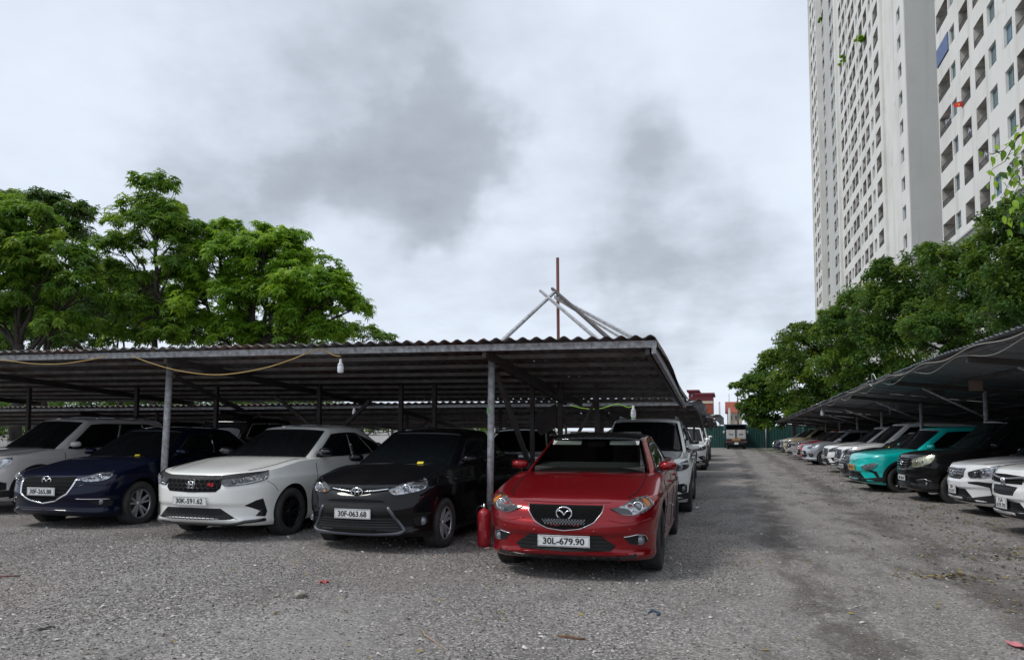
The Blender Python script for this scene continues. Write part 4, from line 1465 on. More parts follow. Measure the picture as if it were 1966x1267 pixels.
class Car:
    D = dict(L=4.6, W=0.90, R=0.33, ax=(0.92, 3.62), drop=0.04, n=2.7, cf=0.50, cr=0.45,
             nose=[(0, .11), (.06, .02), (.12, .0), (.17, .028), (.40, .03), (.46, .002), (.6, .0), (.72, .022), (.85, .05), (.94, .09), (1, .16)],
             tail=[(0, .16), (.2, .03), (.4, 0), (.7, .02), (.9, .06), (1, .12)],
             sidep=[(.15, .925), (.24, .965), (.31, .962), (.5, .975), (.70, 1.0), (.775, 1.0), (.80, .984), (.92, .955), (1.15, .905)],
             plan=[(0, .955), (.2, .99), (.45, 1), (.75, .995), (1, .95)],
             bot=[(0, .23), (.2, .19), (.8, .175), (3.8, .19), (4.9, .33)],
             spokes=10, rim='alloy', tyre_w=0.21, belt=None, ridge=(.36, .16, .014), cowl=1.3,
             dlo=(.035, .46, .74, .95), dtop=[(0, .86), (.72, .86), (1, .52)], dmin=.16, flare=0.012, seam=True, wipers=True)

    def __init__(s, **kw):
        s.__dict__.update(Car.D)
        s.__dict__.update(kw)
        s.nose_l, s.tail_l = smooth_list(s.nose), smooth_list(s.tail)
        s.top_l, s.side_l, s.plan_l, s.bot_l = smooth_list(s.top), smooth_list(s.sidep), smooth_list(s.plan), smooth_list(s.bot)
        s.roof_l = smooth_list(s.roof)
        s.paint = s.paint if hasattr(s, 'paint') else M['gloss_black']
        s.root = thing('parked_car', None, 'car')
        s.make_body()
        s.make_cabin()
        s.make_wheels()
        s.make_trim()

    # ---- surfaces
    def P(s, S, T, Hh):
        a = np.abs(T)
        q = 1 - np.sqrt(np.clip(1 - a ** s.n, 0, 1))
        yf = lerp_list(s.nose_l, Hh) + s.cf * q
        yb = s.L - lerp_list(s.tail_l, Hh) - s.cr * q
        y = yf + (yb - yf) * S
        zb = lerp_list(s.bot_l, y)
        zt = lerp_list(s.top_l, y)
        z = zb + (zt - s.drop * q - zb) * Hh
        w = s.W * lerp_list(s.side_l, z) * lerp_list(s.plan_l, y / s.L)
        for ya in s.ax:
            w = w + s.flare * np.exp(-((y - ya) / .42) ** 2) * np.exp(-((z - .62) / .25) ** 2)
        x = T * w
        rx, rk, rh = s.ridge
        hood = np.clip((s.cowl + .1 - y) / .35, 0, 1) * np.clip(Hh, 0, 1) ** 10 * np.clip(y / .3, 0, 1)
        e = (np.abs(x) - (rx + rk * y)) / .05
        z = z + rh * hood * (1 / (1 + np.exp(np.clip(e, -30, 30))) - .5)
        return np.stack([x, y, z], -1)

    def G(s, S, T, Hh):
        a = np.abs(T)
        q = 1 - np.sqrt(np.clip(1 - a ** 3.2, 0, 1))
        yb0, yt0, yt1, yb1 = s.gh
        hh = np.clip(Hh, 0, 1)
        yf = yb0 + (yt0 - yb0) * (hh * .93 + .07 * hh ** 2) + .24 * q * (1 - .15 * hh)
        yr = yb1 + (yt1 - yb1) * (hh * .8 + .2 * hh ** 2) - .2 * q
        y = yf + (yr - yf) * S
        zr = lerp_list(s.roof_l, y)
        zbase = lerp_list(s.top_l, y) - .10
        q4 = 1 - np.sqrt(np.clip(1 - a ** 4, 0, 1))
        z = zbase + (zr - .045 * q4 - .018 * T * T - zbase) * Hh
        pl = 1 - .10 * np.clip((y - s.gh[2] + .6) / 1.6, 0, 1) ** 2 - .05 * np.clip((s.gh[0] + .8 - y) / 1.0, 0, 1) ** 2
        x = T * (s.wb + (s.wr - s.wb) * hh ** 1.2) * pl
        return np.stack([x, y, z], -1)

    @staticmethod
    def shell(Pf, us, vs, ws, m_bottom, bottom=True, hole=False):
        """box grid mapped through Pf(s, t, h)"""
        bm = bmesh.new()

        def face(fn, A, B, flip, mi):
            a, b = np.meshgrid(A, B, indexing='ij')
            pts = fn(a, b)
            v = [[bm.verts.new(pts[i, j]) for j in range(len(B))] for i in range(len(A))]
            for i in range(len(A) - 1):
                for j in range(len(B) - 1):
                    q = (v[i][j], v[i + 1][j], v[i + 1][j + 1], v[i][j + 1])
                    f = bm.faces.new(q[::-1] if flip else q)
                    f.material_index = mi
                    f.smooth = True
        one = np.ones_like
        face(lambda a, b: Pf(a, b, one(a)), us, vs, True, 0)
        if bottom:
            face(lambda a, b: Pf(a, b, 0 * a), us, vs, False, m_bottom)
        f0 = len(bm.faces)
        face(lambda a, b: Pf(0 * a, a, b), vs, ws, False, 0)
        if hole:
            bm.faces.ensure_lookup_table()
            nw = len(ws) - 1
            kill = [bm.faces[f0 + i * nw + j] for i in range(len(vs) - 1) for j in range(nw)
                    if abs(vs[i] + vs[i + 1]) < 1.82 and .16 < (ws[j] + ws[j + 1]) / 2 < .92]
            bmesh.ops.delete(bm, geom=kill, context='FACES')
        face(lambda a, b: Pf(one(a), a, b), vs, ws, True, 0)
        face(lambda a, b: Pf(a, -one(a), b), us, ws, True, 0)
        face(lambda a, b: Pf(a, one(a), b), us, ws, False, 0)
        bmesh.ops.remove_doubles(bm, verts=bm.verts, dist=2e-4)
        bmesh.ops.recalc_face_normals(bm, faces=bm.faces)
        return bm

    def make_body(s):
        us = np.linspace(0, 1, 74)
        us = us - .035 * np.sin(2 * PI * us)
        vs = np.sin(np.linspace(-1, 1, 37) * PI / 2)
        ws = np.linspace(0, 1, 34)
        ws = 1 - (1 - ws) ** 1.25
        bm = Car.shell(s.P, us, vs, ws, 1)
        me = bpy.data.meshes.new('body')
        bm.to_mesh(me)
        s.bvh = BVHTree.FromBMesh(bm)
        bm.free()
        me.materials.append(s.paint)
        me.materials.append(M['dark'])
        o = link('body', me, s.root)
        # wheel arches
        mb = MB()
        for ya in s.ax:
            for sg in (-1, 1):
                a, b = sg * (s.W - .30), sg * (s.W + .2)
                n = 40
                vs_ = [(x, ya + (s.R + .05) * math.cos(2 * PI * k / n), s.R + (s.R + .05) * math.sin(2 * PI * k / n)) for x in (min(a, b), max(a, b)) for k in range(n)]
                fs = [(k, (k + 1) % n, n + (k + 1) % n, n + k) for k in range(n)] + [tuple(range(n - 1, -1, -1)), tuple(range(n, 2 * n))]
                mb.add(vs_, fs, 1)
        cut = link('cutter', mb.mesh('cutter', [M['dark'], M['dark']]))
        bmod = o.modifiers.new('arches', 'BOOLEAN')
        bmod.object = cut
        bmod.operation = 'DIFFERENCE'
        bmod.solver = 'EXACT'
        bpy.context.view_layer.update()
        new = bpy.data.meshes.new_from_object(o.evaluated_get(bpy.context.evaluated_depsgraph_get()))
        o.modifiers.clear()
        o.data = new
        new.name = 'body'
        bpy.data.meshes.remove(me)
        bpy.data.objects.remove(cut)
        bm = bmesh.new()
        bm.from_mesh(new)
        for e in bm.edges:
            if len(e.link_faces) == 2:
                f0, f1 = e.link_faces
                if f0.material_index != f1.material_index or e.calc_face_angle(0) > R(48):
                    e.smooth = False
        bm.to_mesh(new)
        bm.free()
        s.body = o
        # unrolled perimeter at mid height for the wrap coordinate
        tt = np.sin(np.linspace(0, 1, 60) * PI / 2)
        fr = s.P(np.zeros(60), tt, np.full(60, .6))
        sd_ = s.P(np.linspace(0, 1, 120)[1:], np.ones(119), np.full(119, .6))
        pl = np.concatenate([fr, sd_])[:, :2]
        d = np.concatenate([[0], np.cumsum(np.linalg.norm(np.diff(pl, axis=0), axis=1))])
        tg = unit(np.gradient(pl, axis=0))
        s.wrap_t = (d, pl, np.stack([tg[:, 1], -tg[:, 0]], 1))
        ft = s.P(np.zeros(60), tt, np.full(60, .985))
        st = s.P(np.linspace(0, 1, 120)[1:], np.ones(119), np.full(119, .985))
        s.zmax = np.concatenate([ft, st])[:, 2]

    def make_cabin(s):
        us = np.linspace(0, 1, 34)
        vs = np.sin(np.linspace(-1, 1, 29) * PI / 2)
        ws = np.linspace(0, 1, 15)
        bm = Car.shell(s.G, us, vs, ws, 1, False, hasattr(s, 'open_front'))
        for f in bm.faces:
            f.material_index = 0
            c = f.calc_center_median()
            if hasattr(s, 'roof_mat') and f.normal.z > .55 and c.z > lerp_list(s.roof_l, c.y) - .055:
                f.material_index = 1
        me = bpy.data.meshes.new('cabin')
        bm.to_mesh(me)
        s.gbvh = BVHTree.FromBMesh(bm)
        bm.free()
        me.materials.append(s.paint)
        me.materials.append(M[s.roof_mat] if hasattr(s, 'roof_mat') else s.paint)
        s.cabin = link('cabin', me, s.root)

        def glass(name, f, nu, nv, m, off=.004):
            a, b = np.meshgrid(np.linspace(0, 1, nu + 1), np.linspace(0, 1, nv + 1), indexing='ij')
            p = f(a, b)
            du = f(np.clip(a + .01, 0, 1.01), b) - f(a - .01, b)
            dv = f(a, b + .01) - f(a, b - .01)
            nn = unit(np.cross(du, dv))
            cen = np.array([0, (s.gh[0] + s.gh[3]) / 2, 1.0])
            if (nn * (p - cen)).sum() < 0:
                nn = -nn
            k = nv + 1
            V = np.concatenate([(p + nn * off).reshape(-1, 3), (p - nn * .01).reshape(-1, 3)])
            N1 = (nu + 1) * k
            F = []
            flip = None
            for i in range(nu):
                for j in range(nv):
                    q = [i * k + j, (i + 1) * k + j, (i + 1) * k + j + 1, i * k + j + 1]
                    if flip is None:
                        g = np.cross(V[q[1]] - V[q[0]], V[q[3]] - V[q[0]])
                        flip = np.dot(g, nn[i, j]) < 0
                    F.append(q[::-1] if flip else q)
            rim = [i * k for i in range(nu + 1)] + [nu * k + j for j in range(1, k)] + [i * k + nv for i in range(nu - 1, -1, -1)] + [j for j in range(nv - 1, 0, -1)]
            for i in range(len(rim)):
                a_, b_ = rim[i], rim[(i + 1) % len(rim)]
                q = [a_, a_ + N1, b_ + N1, b_]
                F.append(q if flip else q[::-1])
            me = np_mesh(name, V, np.array(F), M[m])
            sm = np.zeros(len(F), bool)
            sm[:nu * nv] = True
            me.polygons.foreach_set('use_smooth', sm)
            return link(name, me, s.root)
        g = getattr(s, 'glass_m', 'glass')

        def screen(S):
            def f(a, b):
                h_ = .12 + .82 * b
                return s.G(np.full_like(a, S), (2 * a - 1) * (.935 - .02 * b), h_)
            return f
        s.windshield = glass('windshield', screen(0.0), 24, 10, g)
        glass('rear_window', screen(1.0), 16, 8, 'glass')
        s0, sb, sq, s1 = s.dlo
        for sg in (-1, 1):
            def win(sa, sz):
                def f(a, b):
                    S = sa + (sz - sa) * a
                    top = np.interp(S, [p[0] for p in s.dtop], [p[1] for p in s.dtop])
                    return s.G(S, np.full_like(a, sg * 1.0), s.dmin + (top - s.dmin) * b)
                return f
            glass('side_window', win(s0, sb - .012), 12, 6, 'glass')
            glass('side_window', win(sb + .004, sq), 10, 6, 'glass')
            if s1 > sq + .03:
                glass('side_window', win(sq + .02, s1), 6, 5, 'glass')
            # window frame line along the top and bottom of the side glass
            S = np.linspace(s0, s1 if s1 > sq + .03 else sq, 24)
            top = np.interp(S, [p[0] for p in s.dtop], [p[1] for p in s.dtop])
            pt = s.G(S, np.full_like(S, sg), top + .012)
            pb = s.G(S, np.full_like(S, sg), np.full_like(S, s.dmin - .012))
            mb = MB()
            lp = [tuple(p + np.array([sg * .004, 0, 0])) for p in pt] + [tuple(p + np.array([sg * .004, 0, 0])) for p in pb[::-1]]
            mb.tube(lp, .009, 5, closed=True)
            mb.build('window_trim', M[getattr(s, 'dlo_trim', 'black_plastic')], s.root)

    # ---- projections
    def wrap(s, u, z):
        d, pl, nn = s.wrap_t
        a = abs(u)
        x, y = np.interp(a, d, pl[:, 0]), np.interp(a, d, pl[:, 1])
        nx, ny = np.interp(a, d, nn[:, 0]), np.interp(a, d, nn[:, 1])
        k = math.hypot(nx, ny)
        nx, ny = nx / k, ny / k
        z = min(z, float(np.interp(a, d, s.zmax)))
        sg = 1 if u >= 0 else -1
        o = Vector((sg * (x + nx * .5), y + ny * .5, z))
        hit = s.bvh.ray_cast(o, Vector((-sg * nx, -ny, 0)), 1.3)
        if hit[0] is None:
            return Vector((sg * x, y, z)), Vector((sg * nx, ny, 0))
        n = hit[1]
        if n.dot(Vector((sg * nx, ny, 0))) < 0:
            n = -n
        return hit[0], n

    def side(s, y, z, sg=1):
        hit = s.bvh.ray_cast(Vector((sg * 2, y, z)), Vector((-sg, 0, 0)), 3)
        if hit[0] is None:
            return Vector((sg * s.W * .9, y, z)), Vector((sg, 0, 0))
        return hit[0], (hit[1] if hit[1].x * sg > 0 else -hit[1])

    def down(s, x, y):
        best = None
        for b in (s.bvh, s.gbvh):
            hit = b.ray_cast(Vector((x, y, 3)), Vector((0, 0, -1)), 4)
            if hit[0] is not None and (best is None or hit[0].z > best[0].z):
                best = hit
        return best[0], (best[1] if best[1].z > 0 else -best[1])

    def patch_mesh(s, name, outline, m, off=.004, res=.045, depth=.012, proj=None):
        proj = proj or s.wrap
        pts = []
        k = len(outline)
        for i in range(k):
            a, b = outline[i], outline[(i + 1) % k]
            L = math.hypot(b[0] - a[0], b[1] - a[1])
            if L < 1e-6:
                continue
            n = max(1, int(L / res))
            pts += [(a[0] + (b[0] - a[0]) * j / n, a[1] + (b[1] - a[1]) * j / n) for j in range(n)]
        nb = len(pts)
        xs, ys = [p[0] for p in pts], [p[1] for p in pts]
        gx, gy = np.meshgrid(np.arange(min(xs), max(xs), res), np.arange(min(ys), max(ys), res))
        gx, gy = gx.ravel() + res * .37, gy.ravel() + res * .41
        ok = in_poly(pts, gx, gy)
        bx, by = np.array(xs), np.array(ys)
        for x, y in zip(gx[ok], gy[ok]):
            if ((bx - x) ** 2 + (by - y) ** 2).min() > (res * .45) ** 2:
                pts.append((x, y))
        r = delaunay_2d_cdt([Vector(p) for p in pts], [(i, (i + 1) % nb) for i in range(nb)], [], 1, 1e-6)
        V2, F = r[0], r[2]
        P3, N3 = [], []
        for p in V2:
            a, n = proj(p[0], p[1])
            P3.append(a)
            N3.append(n)
        mb = MB()
        fs = []
        cnt = {}
        for f in F:
            g = (P3[f[1]] - P3[f[0]]).cross(P3[f[2]] - P3[f[0]])
            f = list(f)
            if g.dot(N3[f[0]]) < 0:
                f = f[::-1]
            fs.append(f)
            for i in range(3):
                cnt[(f[i], f[(i + 1) % 3])] = 1
        mb.add([p + n * off for p, n in zip(P3, N3)], fs, 0, True)
        rim = [e for e in cnt if (e[1], e[0]) not in cnt]
        rv = []
        rf = []
        for a, b in rim:
            k = len(rv)
            rv += [P3[a] + N3[a] * off, P3[b] + N3[b] * off, P3[b] - N3[b] * depth, P3[a] - N3[a] * depth]
            rf.append((k + 3, k + 2, k + 1, k))
        mb.add(rv, rf, 0)
        return mb.mesh(name, M[m] if isinstance(m, str) else m)

    def patch(s, name, outline, m, both=False, parent=None, **kw):
        o = link(name, s.patch_mesh(name, outline, m, **kw), parent or s.root)
        if both:
            o2 = link(name, s.patch_mesh(name, [(-u, z) for u, z in outline], m, **kw), s.root if parent is None else parent)
            return o, o2
        return o

    def line(s, name, pts, r, m, both=False, parent=None, off=.0, proj=None, step=.04, sides=6, closed=False):
        proj = proj or s.wrap
        for sg in ((1, -1) if both else (1,)):
            mb = MB()
            q = []
            pp = list(pts) + ([pts[0]] if closed else [])
            for a, b in zip(pp[:-1], pp[1:]):
                n = max(1, int(math.hypot(b[0] - a[0], b[1] - a[1]) / step))
                q += [(a[0] + (b[0] - a[0]) * j / n, a[1] + (b[1] - a[1]) * j / n) for j in range(n)]
            if not closed:
                q.append(pp[-1])
            P3 = []
            for u, z in q:
                p, n = proj(sg * u, z) if proj != s.side else proj(u, z, sg)
                P3.append(p + n * off)
            mb.tube(P3, r, sides, closed=closed)
            o = mb.build(name, M[m] if isinstance(m, str) else m, parent or s.root)
        return o

    def lattice(s, name, poly, polylines, r, m, parent, off=.006):
        """polylines clipped to an outline, laid on the skin"""
        mb = MB()
        for pl in polylines:
            q = []
            for a, b in zip(pl[:-1], pl[1:]):
                n = max(1, int(math.hypot(b[0] - a[0], b[1] - a[1]) / .02))
                q += [(a[0] + (b[0] - a[0]) * j / n, a[1] + (b[1] - a[1]) * j / n) for j in range(n)]
            q.append(pl[-1])
            ins = in_poly(poly, [p[0] for p in q], [p[1] for p in q])
            run = []
            for p, k in list(zip(q, ins)) + [((0, 0), False)]:
                if k:
                    run.append(p)
                else:
                    if len(run) > 1:
                        P3 = []
                        for u, z in run:
                            a, n = s.wrap(u, z)
                            P3.append(a + n * off)
                        mb.tube(P3, r, 4, cap=False, smooth=False)
                    run = []
        return mb.build(name, M[m], parent)

    # ---- pieces
    def make_wheels(s):
        key = ('wheel', s.R, s.spokes, s.rim, s.tyre_w)
        if key not in DESIGN:
            R_, w = s.R, s.tyre_w
            rr = R_ * (.66 if R_ < .33 else .69)
            ty = MB()
            h = w / 2
            prof = [(rr, -h * .82), (rr + .012, -h * .95), (R_ * .86, -h * 1.02), (R_ * .955, -h * .96), (R_ * .99, -h * .82), (R_, -h * .6), (R_, h * .6), (R_ * .99, h * .82), (R_ * .955, h * .96), (R_ * .86, h * 1.02), (rr + .012, h * .95), (rr, h * .82)]
            ty.lathe(prof, 40, 0, 'X')
            for k in range(40):
                a = 2 * PI * (k + .5) / 40
                for x, da in ((-.062, .02), (.062, -.02), (0, .04)):
                    aa = a + da
                    ty.box((x, R_ * math.cos(aa), R_ * math.sin(aa)), (.05, .03, .008), 0, Matrix.Rotation(aa - PI / 2, 3, 'X'))
            hub = MB()
            hub.lathe([(rr * 1.0, -h * .8), (rr * .97, h * .55), (rr * .95, h * .82), (rr * 1.0, h * .84)], 36, 0, 'X')
            hub.lathe([(.001, h * .1), (rr * .55, h * .1), (rr * .6, h * .02), (rr * .6, -h * .2)], 30, 1, 'X')
            rim = MB()
            rim.lathe([(rr * .93, h * .70), (rr * .955, h * .80), (rr * 1.0, h * .86), (rr * 1.015, h * .82)], 40, 0, 'X')
            n = s.spokes
            for k in range(n):
                a = 2 * PI * k / n + (.10 if k % 2 else -.10) * (1 if n >= 10 else 0)
                r0, r1, w0, w1 = rr * .12, rr * .945, .030, .026 if n >= 10 else .05
                vs = []
                for rr_, ww, xx in ((r0, w0, h * .52), (rr * .55, (w0 + w1) / 2, h * .66), (r1, w1, h * .76)):
                    for sg in (-1, 1):
                        for dx in (0, -.028):
                            t_ = sg * ww / 2 * (1.3 if dx else 1)
                            vs.append((xx + dx, rr_ * math.cos(a) - t_ * math.sin(a), rr_ * math.sin(a) + t_ * math.cos(a)))
                fs = []
                for q in (0, 4):
                    fs += [(q, q + 2, q + 6, q + 4), (q + 1, q + 5, q + 7, q + 3), (q, q + 4, q + 5, q + 1), (q + 2, q + 3, q + 7, q + 6)]
                rim.add(vs, fs, 0)
            rim.lathe([(.001, h * .66), (.028, h * .65), (.034, h * .58), (rr * .2, h * .52), (rr * .24, h * .38)], 20, 0, 'X')
            DESIGN[key] = (hub.mesh('wheel', [M['black_plastic'], M['steel_dark']]), ty.mesh('tyre', M['rubber']), rim.mesh('rim', M[s.rim]))
        hub, ty, rim = DESIGN[key]
        for ya in s.ax:
            for sg in (1, -1):
                o = link('wheel', hub, s.root, (sg * (s.W - .022 - s.tyre_w / 2), ya, s.R - .012))
                if sg < 0:
                    o.rotation_euler = (0, 0, PI)
                o2 = link('tyre', ty, o)
                o3 = link('rim', rim, o)
                o3.rotation_euler = (random.uniform(0, 6), 0, 0)

    def make_trim(s):
        # mirrors
        yb0 = s.gh[0]
        ym = yb0 + .48
        zb = float(lerp_list(s.top_l, ym)) - .02
        mm = getattr(s, 'mirror_m', None)
        for sg in (1, -1):
            xg = abs(float(s.G(np.array(.1), np.array(1.0), np.array(.25))[0]))
            mb = MB()
            cx = sg * (xg + .14)

            def ell(u, v):
                a, b = (u - .5) * PI, v * 2 * PI
                ca = math.copysign(abs(math.cos(a)) ** .7, math.cos(a))
                x = .105 * ca * math.copysign(abs(math.cos(b)) ** .7, math.cos(b)) * (1 + .1 * math.sin(a))
                y = .075 * math.sin(a)
                if y > .035:
                    y = .035 + (y - .035) * .2
                z = .054 * ca * math.copysign(abs(math.sin(b)) ** .75, math.sin(b))
                return (cx + x, ym + y + abs(x) * .25, zb + .075 + z)
            mb.grid(ell, 12, 20)
            o = mb.build('door_mirror', M[mm] if mm else s.paint, s.root)
            mb = MB()
            mb.bar((sg * (xg - .03), ym + .04, zb + .02), (cx - sg * .03, ym + .02, zb + .045), .05, .035)
            mb.build('mirror_arm', M['black_plastic'], o)
        # shut lines
        if s.seam:
            W = s.W
            cw = s.cowl
            hx = getattr(s, 'hood_x', .72)
            zt = lambda y: float(lerp_list(s.top_l, y))
            s.line('hood_seam', [(hx * 1.0, cw + .02), (hx * .985, cw * .7), (hx * .95, cw * .42), (hx * .85, cw * .27)], .006, 'dark', True, proj=s.down, sides=4)
            y1, y2, y3 = s.gh[0] + .30, s.gh[0] + 1.38, s.ax[1] - .28
            zs = .30
            for yy in (y1, y2):
                s.line('door_seam', [(yy - .02, zs), (yy, .6), (yy + .03, zt(yy) - .09)], .0055, 'dark', True, proj=s.side, sides=4)
            s.line('door_seam', [(y3 - .38, zs), (y3 - .3, .55), (y3 + .05, .85), (y3 + .12, zt(y3) - .09)], .0055, 'dark', True, proj=s.side, sides=4)
            for yy in (y2 - .22, y3 - .12):
                for sg in (1, -1):
                    p, n = s.side(yy, zt(yy) - .17, sg)
                    mb = MB()
                    mb.tube([p + Vector((0, -.09, 0)), p + n * .028 + Vector((0, -.06, .003)), p + n * .028 + Vector((0, .06, .003)), p + Vector((0, .09, 0))], .011, 6)
                    mb.build('door_handle', M[getattr(s, 'handle_m', 'x')] if hasattr(s, 'handle_m') else s.paint, s.root)
        if s.wipers:
            for x0, x1 in ((-.05, .52), (-.60, -.08)):
                pts = []
                for k in range(7):
                    x = x0 + (x1 - x0) * k / 6
                    t = x / s.wb
                    p = s.G(np.array(0.0), np.array(t), np.array(.15 + .035 * k / 6))
                    pts.append(Vector(p) + Vector((0, -.022, .012)))
                mb = MB()
                mb.tube(pts, .008, 5)
                mb.build('wiper', M['black_plastic'], s.root)

    def plate(s, text, z, w=.52, h=.11, m='plate', two=None, u=0.0):
        p, n = s.wrap(u, z)
        ys = min(s.wrap(u + du, z + dz)[0].y for du in (-w * .4, 0, w * .4) for dz in (-h * .4, 0, h * .4))
        mb = MB()
        y = ys - .016
        mb.box((p.x, y, z), (w, .012, h))
        o = mb.build('number_plate', M[m], s.root)
        mb = MB()
        fr = [(-w / 2 + .008, -h / 2 + .008), (w / 2 - .008, -h / 2 + .008), (w / 2 - .008, h / 2 - .008), (-w / 2 + .008, h / 2 - .008)]
        mb.tube([(p.x + a, y - .0065, z + b) for a, b in fr], .0022, 4, closed=True, smooth=False)
        mb.build('plate_border', M['ink'], o)
        if two:
            link('lettering', text_mesh(two[0], M['ink'], w * .42, h * .33, .012), o, (p.x, y - .0065, z + h * .21))
            link('lettering', text_mesh(two[1], M['ink'], w * .80, h * .33, .012), o, (p.x, y - .0065, z - h * .21))
        elif text:
            link('lettering', text_mesh(text, M['ink'], w * .80, h * .60, .022), o, (p.x, y - .0065, z))
        mb = MB()
        mb.box((p.x, (y + p.y) / 2 + .02, z), (w * .7, abs(p.y - y) + .05, h * .6))
        mb.build('plate_bracket', M['black_plastic'], o)
        return o

    def badge(s, kind, z, w, parent, off=.016):
        p, n = s.wrap(0, z)
        c = p + Vector((0, -off, 0))
        mb = MB()

        def E(rx, rz, cx=0, cz=0, r=.006, k=28):
            mb.tube([c + Vector((cx + rx * math.cos(2 * PI * i / k), 0, cz + rz * math.sin(2 * PI * i / k))) for i in range(k)], r, 6, closed=True)

        def Ln(pts, r):
            mb.tube([c + Vector((a * w, -.004, b * w)) for a, b in pts], r, 6)
        if kind == 'wings':
            E(w * .5, w * .40, r=w * .055)
            Ln([(-.43, .15), (-.25, .17), (-.13, .08), (0, -.12), (.13, .08), (.25, .17), (.43, .15)], [w * .03, w * .06, w * .06, w * .05, w * .06, w * .06, w * .03])
        elif kind == 'ovals':
            E(w * .5, w * .34, r=w * .045)
            E(w * .17, w * .32, r=w * .04)
            E(w * .40, w * .13, cz=w * .15, r=w * .04)
        elif kind == 'H':
            q = [(-.40, -.42), (.40, -.42), (.47, 0), (.50, .42), (-.50, .42), (-.47, 0)]
            mb.tube([c + Vector((a * w, 0, b * w * .9)) for a, b in q], w * .05, 6, closed=True)
            Ln([(-.28, .36), (-.22, -.34)], w * .075)
            Ln([(.28, .36), (.22, -.34)], w * .075)
            Ln([(-.22, 0), (.22, 0)], w * .07)
        elif kind == 'S':
            Ln([(.38, .18), (0, .45), (-.38, .18), (.38, -.18), (0, -.45), (-.38, -.18)], w * .08)
        elif kind == 'star':
            E(w * .5, w * .5, r=w * .05)
            for a in (90, 210, 330):
                Ln([(0, 0), (.47 * math.cos(R(a)), .47 * math.sin(R(a)))], [w * .07, w * .025])
        elif kind == 'oval':
            E(w * .5, w * .3, r=w * .06)
            Ln([(-.2, -.15), (.2, .15)], w * .06)
        elif kind == 'V':
            Ln([(-.5, .28), (-.3, .28), (0, -.28), (.3, .28), (.5, .28)], w * .05)
        return mb.build('badge', M['chrome'], parent)

    def headlight(s, outline, m='lamp', proj_lens=(), amber=None, smooth=True, brow=None):
        ol = cr_closed(outline, 4) if smooth else outline
        for sg in (1, -1):
            q = [(sg * u, z) for u, z in ol]
            o = link('headlight', s.patch_mesh('headlight', q, m, off=.003), s.root)
            link('lamp_cover', s.patch_mesh('lamp_cover', q, 'cover', off=.022, depth=-.004), o)
            for u, z, r in proj_lens:
                p, n = s.wrap(sg * u, z)
                d = (n * .3 + Vector((0, -1, 0))).normalized()
                mb = MB()
                e1 = d.cross(Vector((0, 0, 1))).normalized()
                e2 = e1.cross(d)
                ring = [p + d * .010 + (e1 * math.cos(a) + e2 * math.sin(a)) * r for a in np.linspace(0, 2 * PI, 25)[:-1]]
                mb.tube(ring, r * .16, 6, 0, closed=True)
                mb.grid(lambda a, b: p + d * (.002 + .016 * math.sin(a * PI / 2)) + (e1 * math.cos(2 * PI * b) + e2 * math.sin(2 * PI * b)) * r * .82 * math.cos(a * PI / 2), 4, 20, 1)
                mb.build('projector', [M['chrome'], M['lens']], o)
            if amber:
                link('indicator', s.patch_mesh('indicator', [(sg * u, z) for u, z in cr_closed(amber, 4)], 'amber', off=.007), o)
            if brow:
                mb = MB()
                mb.tube([s.wrap(sg * u, z)[0] + s.wrap(sg * u, z)[1] * .008 for u, z in brow], .008, 5)
                mb.build('light_strip', M['chrome'], o)

    def fog(s, outline, lens, m='black_plastic', brow=None, r=.042):
        for sg in (1, -1):
            o = link('fog_light', s.patch_mesh('fog_light', [(sg * u, z) for u, z in outline], m, off=.004), s.root)
            if lens:
                p, n = s.wrap(sg * lens[0], lens[1])
                d = (n * .4 + Vector((0, -1, 0))).normalized()
                e1 = d.cross(Vector((0, 0, 1))).normalized()
                e2 = e1.cross(d)
                mb = MB()
                mb.tube([p + d * .012 + (e1 * math.cos(a) + e2 * math.sin(a)) * r for a in np.linspace(0, 2 * PI, 21)[:-1]], r * .15, 5, 0, closed=True)
                mb.grid(lambda a, b: p + d * (.004 + .014 * math.sin(a * PI / 2)) + (e1 * math.cos(2 * PI * b) + e2 * math.sin(2 * PI * b)) * r * .9 * math.cos(a * PI / 2), 4, 16, 1)
                mb.build('fog_lens', [M['alloy_grey'], M['lens']], o)
            if brow:
                mb = MB()
                pp = []
                for (a, b), (c, d) in zip(brow[:-1], brow[1:]):
                    pp += [(a + (c - a) * k / 4, b + (d - b) * k / 4) for k in range(4)]
                pp.append(brow[-1])
                mb.tube([s.wrap(sg * u, z)[0] + s.wrap(sg * u, z)[1] * .006 for u, z in pp], .006, 5)
                mb.build('fog_trim', M['chrome'], o)

    def tails(s):
        L = s.L
        z = float(lerp_list(s.top_l, L - .3))
        for sg in (1, -1):
            o = link('tail_light', s.patch_mesh('tail_light', [(L - .62, z - .16), (L - .3, z - .1), (L - .3, z - .3), (L - .55, z - .28)], 'tail', proj=lambda y, zz: s.side(y, zz, sg)), s.root)

    def cladding(s, m='black_plastic', w=.065):
        for ya in s.ax:
            for sg in (1, -1):
                vs, fs, n = [], [], 36
                for k in range(n + 1):
                    a = R(-12) + R(204) * k / n
                    for rr in (s.R + .047, s.R + .05 + w):
                        y, z = ya + rr * math.cos(a), s.R + rr * math.sin(a)
                        p, nn = s.side(y, max(.2, z), sg)
                        vs.append(p + Vector((sg * .009, 0, 0)))
                        vs.append(p - Vector((sg * .02, 0, 0)))
                for k in range(n):
                    a = 4 * k
                    q = [(a, a + 2, a + 6, a + 4), (a, a + 4, a + 5, a + 1), (a + 2, a + 3, a + 7, a + 6)]
                    fs += [f if sg > 0 else f[::-1] for f in q]
                mb = MB()
                mb.add(vs, fs, 0, False)
                mb.build('arch_cladding', M[m], s.root)
